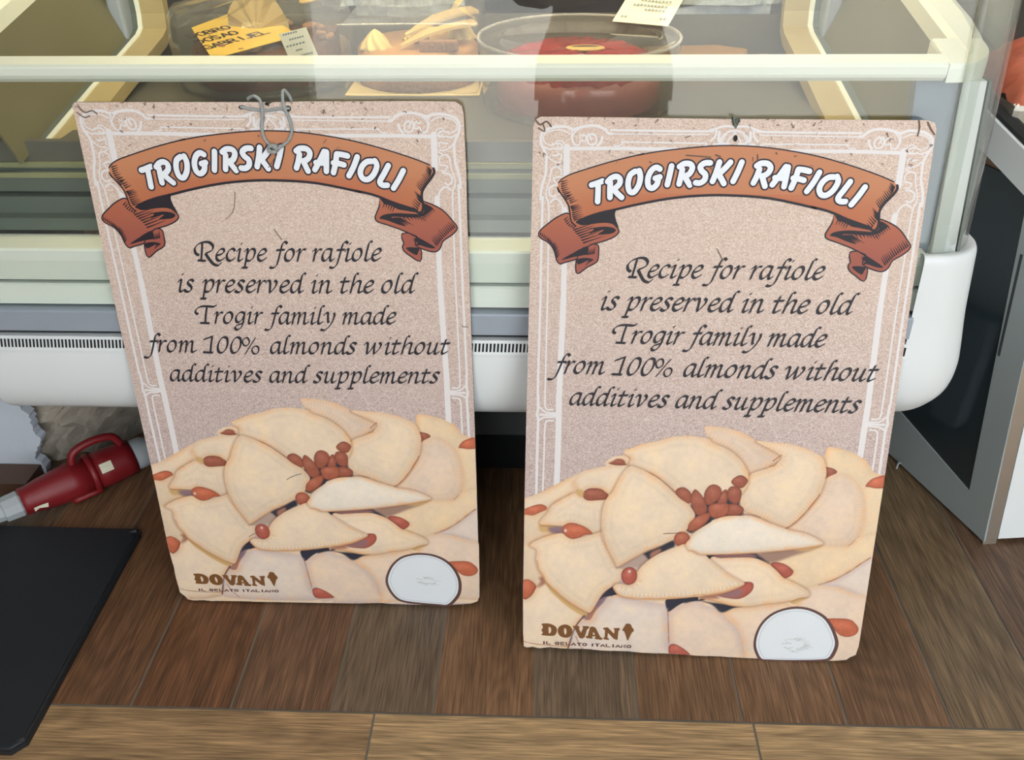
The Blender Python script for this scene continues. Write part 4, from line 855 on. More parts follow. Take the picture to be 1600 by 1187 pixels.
ART_RB = {
  'band': [(34.9, 700.6), (38.1, 704.3), (43.6, 708.1), (52.8, 712.4), (80.3, 721.5), (107.7, 729.7), (142.5, 738.4), (134.5, 736.3), (166.8, 742.2), (222.6, 748.4), (258.4, 749.5), (289.8, 748.1), (322.4, 744.3), (356.7, 738.4), (395.9, 728.6), (435.5, 716.3), (456.4, 708), (461, 703.6), (461.7, 699.1), (457.6, 692.1), (448.8, 681.6), (444.3, 673.5), (443.6, 666.5), (444.7, 658.4), (444.2, 651.4), (441.1, 646.9), (436.4, 647.7), (436.1, 650.3), (405.9, 660.1), (387.6, 667.6), (373.2, 672), (357.9, 675.1), (362, 674.2), (305.2, 685.1), (251.5, 688.2), (211, 686.8), (174.6, 682.4), (138.2, 675), (108.9, 667.6), (109.1, 667.7), (90.1, 663.2), (71.9, 656.9), (60.4, 650.8), (58.9, 645.8), (53.7, 650.7), (51.8, 655.7), (50.7, 663.2), (48.2, 673.1), (41.6, 682.9), (34.7, 691.8), (36.7, 688.6), (33.9, 694.1)],
  'topE': [(34.9, 700.6), (38.1, 704.3), (43.6, 708.1), (52.8, 712.4), (80.3, 721.5), (107.7, 729.7), (142.5, 738.4), (134.5, 736.3), (166.8, 742.2), (222.6, 748.4), (258.4, 749.5), (289.8, 748.1), (322.4, 744.3), (356.7, 738.4), (395.9, 728.6), (435.5, 716.3), (456.4, 708)],
  'rightE': [(461, 703.6), (461.7, 699.1), (457.6, 692.1), (448.8, 681.6), (444.3, 673.5), (443.6, 666.5), (444.7, 658.4), (444.2, 651.4), (441.1, 646.9), (436.4, 647.7)],
  'botE': [(436.1, 650.3), (405.9, 660.1), (387.6, 667.6), (373.2, 672), (357.9, 675.1), (362, 674.2), (305.2, 685.1), (251.5, 688.2), (211, 686.8), (174.6, 682.4), (138.2, 675), (108.9, 667.6), (109.1, 667.7), (90.1, 663.2), (71.9, 656.9), (60.4, 650.8)],
  'leftE': [(58.9, 645.8), (53.7, 650.7), (51.8, 655.7), (50.7, 663.2), (48.2, 673.1), (41.6, 682.9), (34.7, 691.8), (36.7, 688.6), (33.9, 694.1)],
  'tailL': [(52.3, 653.2), (58.9, 646.2), (65.7, 644.1), (80.8, 646.1), (95, 647.8), (107.7, 646.9), (113.1, 642.8), (114.2, 638.6), (108.4, 633), (96, 627.6), (79.3, 622.7), (76.8, 620.8), (58.5, 611.8), (62.2, 604.2), (46.1, 598.5), (39.3, 596.6), (35.3, 602.7), (32.9, 612.1), (28.4, 619.7), (22.3, 625.5), (14.5, 629.5), (11.4, 634.6), (15.1, 640.6), (23.3, 647.5), (30.8, 653.5), (39.9, 658.8), (46.5, 661.2), (51.7, 659)],
  'foldL': [(53.7, 650.7), (58.9, 645.8), (65.7, 644.1), (80.8, 646.1), (95, 647.6), (107.7, 646.7), (111.1, 645.7), (103.3, 650.1), (90.7, 650.2), (78.2, 648.3), (67.3, 646.8), (61.3, 649.2), (60.4, 650.8)],
  'tailL2': [(62.2, 604.2), (58.7, 605), (75.6, 610.1), (76.8, 620.8), (85.2, 622), (88.9, 619.4), (89.2, 612.6), (88.7, 602.3), (84.6, 597.7), (76.3, 593.2), (69.6, 588), (63.4, 583.9), (61.4, 591.2)],
  'darkL': [[(60.4, 649.8), (71.9, 656.8), (90.1, 663.2), (108.7, 667.7), (109, 661.9), (111.1, 653.6), (114.9, 644.5), (110.6, 647.6), (103.3, 649.7), (90.7, 650), (78.2, 647.9), (65.6, 646.6)], [(72.5, 642.7), (82.6, 643.9), (95.1, 645.7), (106.1, 644.7), (111.3, 641.5), (107.3, 637.4), (98.1, 635.7), (88, 635.5), (96.2, 641.6), (82.9, 637.9), (76.2, 636), (82.7, 642.1)], [(41.3, 600.9), (58.5, 611.6), (74.3, 619.7), (75.6, 609.7), (70.5, 607.8), (58.7, 605.4)], [(62.2, 602), (72.4, 604.4), (81, 603.4), (83.6, 601.7), (78.6, 598.6), (72.8, 594.1), (77.6, 601.1), (69.3, 597.5), (63.3, 595.6)]],
  'tailR': [(389.2, 665.9), (387.4, 656), (383.3, 647.1), (380.4, 640.5), (382.9, 635.9), (393.3, 632.3), (410.3, 626.4), (427.6, 618.9), (435.2, 614.5), (432, 603.7), (447, 596.8), (457.8, 595), (464.1, 599.7), (468.5, 609.4), (481.2, 618), (488.2, 626.5), (483.4, 634.1), (473.5, 646.2), (464.4, 653), (452.1, 658.6), (444.8, 659.9), (444.2, 651.4), (441.2, 646.6), (436.4, 647.7), (406.2, 657.6)],
  'tailR2': [(414.9, 618.2), (425.3, 619.1), (435.2, 614.5), (443, 608.8), (441.8, 600.3), (437.3, 599), (438.2, 593), (435.9, 581.8), (424.6, 588.8), (416.8, 594.9), (414.2, 600.8), (416.5, 605.7), (414.4, 612.8)],
  'darkR': [[(389.2, 665.9), (405.9, 660.1), (436.1, 650.3), (438.8, 648.7), (435.3, 647.2), (421.1, 649.7), (411.7, 651.2), (405.5, 654.6), (398.7, 657.4), (393.4, 658.4)], [(385.4, 639.5), (391.7, 644.3), (407.7, 646.5), (426.3, 645.7), (441.3, 645.5), (445.9, 650.3), (445.8, 659), (456.3, 654), (455.6, 650.5), (449.4, 645.6), (443, 642), (431.6, 640.5), (414.1, 641.3), (401.4, 641), (412.8, 634.2), (420.4, 629.1), (409.6, 631.5), (395, 637.1)], [(425.4, 617.9), (435.2, 614.3), (456.9, 601.3), (454.9, 598.9), (446.5, 600.4), (437.9, 603.2), (432.1, 603.1), (435, 607.4), (428.8, 610.2), (433, 613.3)], [(418.3, 599.7), (427.8, 600.6), (436.2, 599), (434.5, 594.1), (432.1, 589.8), (424, 593.9)]],
  'hatch': [[(38.9, 701.7), (47.1, 704.3)], [(39.1, 698.9), (47.6, 701.6)], [(39.2, 696.1), (47.2, 698.6)], [(39.4, 693.3), (47.5, 695.9)], [(40.4, 690.8), (49.5, 693.7)], [(41.4, 688.4), (48.1, 690.5)], [(42.4, 686), (50.5, 688.5)], [(43.5, 683.9), (51.7, 686.5)], [(44.5, 681.9), (51.9, 684.2)], [(45.5, 679.8), (52.9, 682.2)], [(44.8, 687.1), (51.6, 690)], [(47, 683.8), (54, 686.8)], [(49.2, 680.6), (56.1, 683.5)], [(50.4, 678.1), (57, 680.9)], [(51.5, 675.6), (60.5, 679.5)], [(51.7, 670.7), (62.3, 673.7)], [(52.5, 669.1), (64, 672.4)], [(53.4, 667.6), (65.6, 671.1)], [(54, 665.6), (66, 669.1)], [(54.3, 662.8), (66.8, 666.4)], [(54.5, 660), (66.1, 663.3)], [(55.2, 657.6), (68.3, 661.4)], [(56.1, 655.5), (69.1, 659.2)], [(56.9, 653.3), (68.8, 656.7)], [(13.1, 633.8), (13.6, 637.6)], [(15.4, 632.1), (16, 636.3)], [(17.7, 630.5), (18.3, 634.9)], [(19.9, 628.8), (20.5, 633.2)], [(22.2, 627.2), (22.8, 631.7)], [(23.7, 625.7), (24.3, 629.9)], [(25.3, 624.3), (25.9, 629)], [(26.8, 622.8), (27.4, 627.5)], [(28.3, 621.4), (28.9, 625.7)], [(29.2, 620.5), (32.6, 624.5)], [(30.1, 618.8), (33.8, 623.1)], [(31, 617.2), (35, 621.7)], [(31.9, 615.5), (35.8, 619.9)], [(32.8, 613.8), (36.9, 618.4)], [(33.4, 611.4), (37.1, 615.7)], [(34, 609.1), (38.2, 614)], [(34.6, 606.7), (38.8, 611.6)], [(35.2, 604.4), (39.1, 608.8)], [(56.6, 640.7), (79.5, 648.9)], [(58.8, 638.2), (83.5, 647.1)], [(61, 635.7), (86, 644.7)], [(63.6, 633.2), (88.2, 642.1)], [(66.2, 630.7), (91.3, 639.8)], [(68.1, 627.4), (94, 636.8)], [(69.9, 624), (96.9, 633.8)], [(44.3, 653.8), (49.2, 658.1)], [(46, 651.2), (50.9, 655.4)], [(47.8, 648.5), (51.8, 652)], [(50.1, 646.4), (53.6, 649.5)], [(52.9, 644.8), (56.5, 648)], [(55.6, 643.2), (60.3, 647.3)], [(75.6, 608.8), (76.3, 615.9)], [(77.7, 609.3), (78.4, 616.5)], [(79.8, 609.8), (80.5, 616.9)], [(81.9, 610.2), (82.6, 617.1)], [(84, 610.7), (84.9, 620.1)], [(457.9, 701.3), (452.9, 707.3)], [(457.5, 699.7), (451.3, 707.2)], [(457.1, 698.1), (451.7, 704.7)], [(456.7, 696.5), (450.8, 703.6)], [(456.2, 694.9), (450.6, 701.8)], [(455.1, 693), (449.5, 699.8)], [(453.6, 690.8), (447.9, 697.7)], [(452, 688.7), (445.2, 697)], [(450.5, 686.5), (445, 693.2)], [(449, 684.4), (443.7, 690.9)], [(447.6, 682.2), (441.8, 689.3)], [(446.2, 680.1), (439.7, 688)], [(444.8, 677.9), (437.9, 686.4)], [(443.4, 675.8), (437, 683.6)], [(442.2, 667.6), (434.3, 675.6)], [(442.2, 665.9), (434.3, 673.7)], [(442.2, 664.2), (435.7, 670.5)], [(442.1, 662.4), (436.4, 668.1)], [(442.1, 660.7), (436.1, 666.6)], [(440.6, 658), (433, 665.6)], [(439.1, 655.4), (431.2, 663.2)], [(437.6, 652.7), (430.3, 660)], [(436.1, 650), (429.6, 656.5)], [(456.4, 652.8), (460.7, 647.8)], [(454, 650.8), (457.6, 646.6)], [(451.6, 648.8), (455.4, 644.4)], [(449.2, 646.8), (453.6, 641.7)], [(447.2, 644.8), (450.7, 640.6)], [(445.2, 642.8), (448.9, 638.3)], [(443.1, 640.8), (447.8, 635.3)], [(439.3, 641.1), (444, 635.5)], [(435.4, 641.4), (439, 637.1)], [(431.5, 641.7), (435.1, 637.3)], [(426.8, 641.6), (430.7, 637)], [(422.2, 641.5), (426.9, 635.9)], [(417.6, 641.4), (421.8, 636.4)], [(413.1, 640.1), (430.5, 630.1)], [(410.8, 640.1), (425, 631.8)], [(408.5, 640), (423.3, 631.4)], [(406.2, 640), (423.1, 630.2)], [(403.9, 639.9), (420.3, 630.4)], [(485.5, 627.6), (480.2, 634.8)], [(483.4, 625.9), (476.9, 634.8)], [(481.2, 624.3), (475.5, 632)], [(479.1, 622.6), (472.9, 631)], [(476.9, 620.9), (471, 629)], [(474.8, 619), (468.9, 627.1)], [(472.7, 617), (466.7, 625.2)], [(470.5, 615), (463.4, 624.8)], [(468.4, 613.1), (462.7, 621)], [(466.5, 611.1), (460.9, 618.7)], [(464.9, 609.1), (458.8, 617.5)], [(463.3, 607.1), (456.5, 616.5)], [(461.7, 605.2), (454.5, 615.1)], [(460.1, 603.2), (453.4, 612.4)], [(394.3, 660.8), (390.8, 652.7)], [(397.3, 659.4), (394.5, 652.7)], [(400.4, 658), (397.4, 651.1)], [(403.5, 656.6), (400.1, 648.7)], [(406.5, 655.2), (403.2, 647.5)], [(435.5, 612.2), (427.9, 612.9)], [(436.6, 609.8), (429.3, 610.5)], [(437.7, 607.4), (429.8, 608.2)], [(438.8, 605.1), (430, 606)]],
}
ART_TI = [
  [(77.4, 698.5), (83.8, 700.6), (91.3, 703.6)],
  [(85.9, 699.5), (86.1, 689.2), (86.1, 677.6)],
  [(101.3, 701.6), (101.2, 693.1), (101.7, 683.1)],
  [(97.9, 703), (102.5, 707.6), (108.6, 709.6), (113.3, 706.6), (112.8, 700), (106.3, 693.8)],
  [(105.7, 693.8), (110.9, 688.4), (116.7, 683.4)],
  [(137.1, 717.3), (139.2, 709.5), (137.4, 698.7), (131.7, 690.3), (126.1, 691.8), (124, 701.4), (126.2, 711.7), (132.3, 716.4)],
  [(163.3, 719.6), (158.5, 721.6), (152.7, 717.6), (149, 708.5), (149.8, 698.9), (154.7, 695.6), (160.5, 700.3), (162.4, 708.8)],
  [(163.9, 709.8), (158.2, 708.1)],
  [(177.8, 723.6), (176.1, 712.6), (173.9, 700.3)],
  [(191.7, 719.5), (190.3, 710.5), (188.7, 701.5)],
  [(187.8, 723), (193.9, 726.7), (201.2, 726.2), (204, 721.5), (200.9, 714.3), (195.1, 711.2)],
  [(195.1, 711.2), (198.5, 705.9), (202.4, 700.2)],
  [(226, 728.1), (219.2, 727.7), (214.1, 723.5), (216, 718.2), (221, 713.5), (220.3, 706.9), (215.1, 703.2), (209.6, 703.4)],
  [(237.4, 729.2), (234.6, 717.3), (230.7, 705.3)],
  [(251.2, 729.2), (244.5, 721.1), (237.8, 714.4)],
  [(237.8, 714.4), (242, 707.9), (245.1, 702.9)],
  [(265.4, 729.5), (261, 716.6), (256.5, 705.8)],
  [(288.2, 721.3), (285.5, 712.3), (282.1, 704.1)],
  [(284.4, 725.4), (289.8, 728.4), (297.7, 728), (301.8, 723.3), (299.4, 716.7), (292.7, 712.4)],
  [(292, 713), (294.5, 706.5), (296.9, 700.3)],
  [(320.7, 724.8), (314.1, 714), (306, 702.2)],
  [(323.5, 724.3), (322.2, 711.8), (320.8, 700.1)],
  [(308.5, 711), (320.5, 710.4)],
  [(336.3, 721), (333.8, 709.7), (330, 698.6)],
  [(336.6, 721.8), (343.3, 721.1), (350.4, 719.5)],
  [(331.3, 710.8), (338, 710), (344.7, 708.4)],
  [(362.9, 718.3), (357, 705.9), (349.9, 694.7)],
  [(385.3, 713.6), (387.4, 707.1), (382.7, 696.9), (375.1, 690.4), (368.1, 691.2), (365.1, 698.3), (368.3, 706.7), (374.8, 712.2), (381.2, 712.9)],
  [(402.4, 707.6), (396.3, 697.7), (389.9, 687.4), (392.8, 683), (399.5, 682.8)],
  [(421.5, 701.2), (414.7, 689.7), (407.2, 679)],
]
ART_OR = [
  (3.46, [(100.5, 762.2), (95.9, 763), (92.1, 766.9), (83.6, 770.7), (73.5, 771.5), (63.5, 770), (56.3, 768.1), (51.3, 766.3)]),
  (3.46, [(51.7, 766.3), (43.3, 769.7), (32.3, 769.9), (21.3, 767.6), (13.6, 762.6), (11, 756.3), (12.1, 748.2), (16.1, 740.2), (18.1, 734.9), (18.7, 729.5), (18.5, 718.6), (17.8, 709.4), (14.8, 700.2), (12.7, 689.1), (12.3, 679.1)]),
  (1.64, [(47.3, 761.3), (39.8, 765.2), (30.6, 765.9), (21.4, 764), (15.5, 759.9), (14.3, 754.5), (16.7, 750.1), (21.9, 747.5)]),
  (2, [(59, 767.7), (54.6, 764.1), (51.5, 758.7), (51.7, 753.4), (55.2, 748.1), (59.8, 748.2), (61.4, 753.5)]),
  (1.82, [(51.7, 766.3), (49.9, 760.5), (50.8, 753.4), (53.8, 748.1)]),
  (1.82, [(60.2, 760.6), (63.5, 758.9), (65.7, 760.7), (68.7, 756.3), (67, 752.7), (62.3, 754.4)]),
  (2.37, [(71.2, 761.7), (69.6, 756.3), (71.7, 750.1), (77.3, 748.5), (81.3, 752.1), (80.5, 758.3), (75.8, 761.8), (73.2, 759.1), (75.2, 754.7)]),
  (3.27, [(88.8, 757.6), (87.2, 752.2), (83.8, 747.7)]),
  (2, [(14.5, 745.6), (22, 742.1), (27.6, 743.1), (33.2, 742.3), (38.6, 745.1)]),
  (1.82, [(18.5, 734.9), (24.3, 729.6), (31.8, 726.1), (37.4, 726.2)]),
  (2, [(26.9, 735), (30.6, 734.2), (34.3, 736), (38, 735.2), (37.3, 729.8)]),
  (2, [(24.8, 712.3), (26.4, 718.7), (32, 720.6), (37.7, 717.1), (38.8, 710.7)]),
  (1.64, [(26.4, 718.7), (24.8, 711.4), (23.2, 702.2), (20.6, 694.8), (19.3, 687.3), (20, 679.3)]),
  (2, [(28.7, 706), (34.2, 707.9), (38.9, 708)]),
  (1.82, [(28.7, 705), (31.7, 700.5), (36.3, 700.6)]),
  (2.37, [(34.6, 697.8), (28, 696.8), (23.4, 693), (23.6, 686.5), (28.4, 682.9), (32.1, 684.8)]),
  (1.82, [(39.3, 724.4), (33.8, 720.7)]),
  (2, [(23.8, 746.7), (27.4, 748.5), (32.9, 749.5), (37.6, 747.8), (38.7, 743.3), (35, 742.4), (33, 745.9)]),
  (1.46, [(31, 751.3), (34.7, 753.1), (39.3, 751.4), (42.2, 747.9)]),
  (8.19, [(44.4, 745.2), (44.7, 724.5), (44.9, 703.5)]),
  (3.23, [(15, 682), (14.8, 665.4), (14.5, 610.4), (14.7, 547.8)]),
  (2.02, [(19, 682.1), (23.1, 669.7), (23.9, 610.6), (24.3, 548.1)]),
  (7.28, [(43.8, 666), (45, 611.1), (45.6, 548.6)]),
  (2.43, [(25, 676), (32.2, 680.3), (39.8, 674.2), (42.2, 663.9)]),
  (3.33, [(14.7, 547.8), (13.7, 411.3)]),
  (2.25, [(24.2, 548), (23.9, 411.6)]),
  (8.1, [(45.7, 548.6), (43.5, 412.3)]),
  (3.82, [(14.3, 411.3), (14.8, 392.7), (13.4, 382.5), (15.2, 373.9), (14.7, 338.6), (14.6, 253.9)]),
  (2.45, [(24, 411.6), (24.5, 394.5), (28.4, 390.3), (35.2, 390.5)]),
  (2.45, [(17.5, 393.5), (22.4, 387.9), (29.9, 386), (40.7, 385.7)]),
  (2.73, [(17.2, 374.7), (23.3, 378.5), (34.1, 379.6), (40.9, 381.3)]),
  (3.55, [(17.7, 382.7), (30, 382.7), (41.5, 383.5)]),
  (2.45, [(36.3, 374.3), (28.2, 373.6), (24.9, 366.9), (24.5, 330.1), (23.8, 260.5)]),
  (8.45, [(43.3, 413.7), (44, 347.1), (43.5, 270.5)]),
  (2.6, [(99, 766.4), (180.8, 766.2), (226.9, 766.5)]),
  (1.4, [(99.2, 761.8), (181, 762.3), (222.5, 762.6)]),
  (1.8, [(113.4, 752.2), (181.8, 752), (217, 751.6)]),
  (1.64, [(113.9, 751.7), (111.3, 748.1), (104, 747.6)]),
  (4.6, [(45, 743.2), (101.7, 744.2), (182.4, 744)]),
  (2.7, [(220.2, 766.8), (228.9, 769.3), (238.4, 772.5), (248.2, 772.6), (254.1, 771.4)]),
  (2.34, [(254.5, 767.5), (247, 766.6), (239.4, 761.2), (236.4, 755.1)]),
  (2.7, [(230.7, 768.9), (230, 761.1), (224.7, 754.9)]),
  (3.6, [(234.6, 765.5), (234.6, 755), (241.2, 751.6)]),
  (1.98, [(254.7, 764.9), (247.8, 757.9), (244.7, 751.7)]),
  (2.7, [(228.7, 751), (239.4, 751.6), (247.4, 751.7)]),
  (1.62, [(243.6, 763.9), (239.8, 756.9), (239.1, 754.2)]),
  (1.8, [(218.7, 752.1), (220.6, 750.4), (216.3, 748.6)]),
]
ART_CU = 253.8
ART_LG = {
  'D': [[(27.1, 44.9), (36.4, 45.8), (43.6, 43.9), (48.6, 39.8), (49.5, 34.7), (47.8, 28.9), (43, 25.5), (27.6, 25.9), (29.2, 28.5), (28.5, 31.7), (27.1, 34.8), (28.9, 37.4), (28.8, 41.9)], [(36.9, 40.4), (40.4, 39.3), (41.6, 34.3), (40.1, 30), (37.4, 29.4)]],
  'O': [[(51.8, 33.6), (54, 41.3), (61.6, 45.3), (68.7, 43.4), (72.8, 37.3), (72.5, 29.6), (68.3, 24.7), (61.7, 23.3), (55.1, 26.1)], [(60.7, 39.1), (62.8, 39.9), (64.9, 34.9), (64.3, 29.2), (62.4, 28.4), (60.3, 33.4)]],
  'V': [[(74.2, 43.3), (82.4, 44.1), (83.9, 41.7), (82.5, 40.3), (86.7, 31.7), (90.1, 40.7), (88.6, 43.8), (98.2, 44.1), (97.2, 41.1), (95.1, 39.7), (91.8, 25.6), (88.1, 22.8), (84.8, 23.9), (77.8, 39.4)]],
  'A': [[(100.4, 42.6), (103.6, 44), (108.1, 42.3), (115.9, 26.3), (119.2, 24.5), (118.2, 22.3), (108.9, 23.1), (107.7, 24.5), (109.9, 25.9), (109, 27.8), (103.8, 28.1), (103.1, 26.2), (104.4, 25), (103.2, 23.6), (95.2, 24.1), (94.5, 26.4), (97.8, 27.6)], [(105.3, 35.2), (108, 30.3), (104.2, 30.7)]],
  'N': [[(120.6, 42.4), (126.5, 43.6), (136.8, 32.5), (137.8, 39.5), (135.8, 42.6), (144.5, 43.3), (144.2, 41.1), (142.5, 39.1), (141.7, 23.2), (137.2, 24.6), (126.9, 35.5), (126.3, 25.6), (129.1, 24.4), (128.1, 22.5), (121.5, 23.4), (121.4, 25.3), (123.5, 26.7), (123.4, 39.4), (121, 40.5)]],
  'cone': [[(152.4, 46.6), (153.8, 50.5), (157, 51.5), (160.9, 50.2), (162.4, 45.9), (164.7, 43.5), (165.3, 39.7), (162.7, 37.1), (158.9, 26.7), (157.5, 23.2), (155.8, 28.4), (152.3, 38.4), (149.5, 39.8), (150.4, 43.4)]],
}
ART_SM = [
  (28, 9.9),
  (38.8, 8.9),
  (43.3, 14.3),
  (96.2, 12.4),
  (99.4, 13.6),
  (164.8, 9.8),
]
ART_TX = [
  ('Recipe for rafiole', (128, 579.4), (384.4, 581.8)),
  ('is preserved in the old', (93.6, 535), (427.3, 536.5)),
  ('Trogir family made', (113.5, 489.3), (397.8, 490.7)),
  ('from 100% almonds without', (30.2, 444.5), (471.1, 444.8)),
  ('additives and supplements', (56.7, 398.8), (454.5, 399.1)),
]
ART_WL = [
  [13.71, 12.12],
  [492.91, -2.29],
  [-16.08, 468.06],
  [8.8, -8.37],
  [-3.85, 7.77],
  [2.35, 16.8],
]
ART_SL = [(350.2, 45.5), (355.2, 65.5), (364.5, 81.6), (378.5, 94.1), (395.1, 99.9), (409.4, 101.6), (427.6, 99.8), (444.5, 92.9), (457.2, 82.1), (465.9, 68.8), (471.5, 52.8), (472.5, 37.9), (469.9, 22.7), (461.6, 8.6), (450.8, -1.9), (438.3, -1.5), (407.2, 1), (380.2, 4.3), (366, 10.4), (355.5, 25.4)]
ART_SR = [(346.2, 24.4), (346.9, 41.3), (352.6, 60.5), (365, 77.7), (382.6, 88.5), (403.6, 93.4), (424.4, 90.7), (445.4, 79.8), (458.5, 64), (468.8, 42.4), (471.4, 29.1), (468.5, 14.4), (462.3, 3.8), (447.4, 0.7), (423.8, -1.2), (395.4, -2.8), (371.4, -3.1), (357.9, -2.1), (349.9, 11.1)]
# ---------------------------------------------------------------- the two sign boards (printed artwork drawn in millimetres on the board)
def kraft():
    m, nt, b = new_mat('kraft_print')
    tc = N(nt, 'ShaderNodeTexCoord')
    def nz(scale, det, dist=0, sc=(1, 1, 1)):
        mp = N(nt, 'ShaderNodeMapping'); mp.inputs['Scale'].default_value = sc; nt.links.new(tc.outputs['Object'], mp.inputs[0])
        n = N(nt, 'ShaderNodeTexNoise'); n.inputs['Scale'].default_value = scale; n.inputs['Detail'].default_value = det; n.inputs['Distortion'].default_value = dist
        nt.links.new(mp.outputs[0], n.inputs['Vector']); return n.outputs['Fac']
    def mr(x, a, b_, c, d):
        r = N(nt, 'ShaderNodeMapRange'); r.inputs[1].default_value = a; r.inputs[2].default_value = b_; r.inputs[3].default_value = c; r.inputs[4].default_value = d; nt.links.new(x, r.inputs[0]); return r.outputs[0]
    fib = mr(nz(240, 2, 2.6, (1, 1, 1.5)), .42, .58, 0, 1); spk = mr(nz(460, 2, 1), .58, .70, 0, 1); cloud = mr(nz(9, 3), .3, .7, 0, 1)
    sx = N(nt, 'ShaderNodeSeparateXYZ'); nt.links.new(tc.outputs['Object'], sx.inputs[0])
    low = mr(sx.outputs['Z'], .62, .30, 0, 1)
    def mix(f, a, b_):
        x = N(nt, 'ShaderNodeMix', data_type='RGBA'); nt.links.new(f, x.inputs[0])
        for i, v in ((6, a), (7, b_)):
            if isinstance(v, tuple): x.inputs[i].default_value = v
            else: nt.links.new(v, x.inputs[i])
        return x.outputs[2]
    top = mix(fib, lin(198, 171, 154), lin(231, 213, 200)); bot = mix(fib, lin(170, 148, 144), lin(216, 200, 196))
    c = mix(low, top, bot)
    c2 = mix(cloud, c, lin(206, 184, 172)); x = c2.node; x.inputs[0].default_value = 0
    k = N(nt, 'ShaderNodeMath', operation='MULTIPLY'); k.inputs[1].default_value = .3; nt.links.new(cloud, k.inputs[0]); nt.links.new(k.outputs[0], x.inputs[0])
    k2 = N(nt, 'ShaderNodeMath', operation='MULTIPLY'); k2.inputs[1].default_value = .30; nt.links.new(spk, k2.inputs[0])
    c3 = mix(k2.outputs[0], c2, lin(150, 112, 96))
    nt.links.new(c3, b.inputs['Base Color']); b.inputs['Roughness'].default_value = .5; b.inputs['Specular IOR Level'].default_value = .3
    return m
MB_ = {'kraft': kraft(), 'edge': plain('dark_board_edge', lin(92, 84, 76), .8, noise=.5, nscale=120), 'foam': plain('torn_foam_edge', lin(214, 208, 208), .9, noise=.15, nscale=200),
 'orn': plain('white_ornament_ink', lin(228, 223, 222), .5, noise=.03, nscale=300, spec=.3), 'ink': plain('dark_ink', lin(38, 36, 42), .5, spec=.3),
 'text': plain('text_ink', lin(44, 42, 48), .5, noise=.1, nscale=60, spec=.3), 'title': plain('title_white', lin(234, 238, 244), .5, spec=.3), 'outl': plain('title_outline', lin(52, 44, 56), .5, spec=.3),
 'logo': plain('logo_brown', lin(124, 82, 44), .5, spec=.3), 'logo_sh': plain('logo_shadow_ink', lin(150, 120, 96), .5, spec=.3), 'small': plain('small_print_brown', lin(92, 54, 50), .5, spec=.3),
 'stk': plain('sticker_white', lin(226, 231, 235), .35, noise=.02, nscale=30), 'rim': plain('sticker_rim_brown', lin(92, 62, 58), .45), 'stl': plain('sticker_line_grey', lin(176, 184, 192), .5), 'scr': plain('glue_residue', lin(190, 196, 190), .7, noise=.4, nscale=300),
 'rib': attr_mat('ribbon_print', 'pigment', .5), 'pic': attr_mat('picture_print', 'pigment', .48), 'wear': plain('scuff', lin(110, 90, 78), .8)}

def warp_left(p):
    u, v = p[0]/500.0, p[1]/500.0
    c = ART_WL; t = (1, u, v, u*v, u*u, v*v)
    return (sum(c[i][0]*t[i] for i in range(6)), sum(c[i][1]*t[i] for i in range(6)))
ident = lambda p: (p[0], p[1])

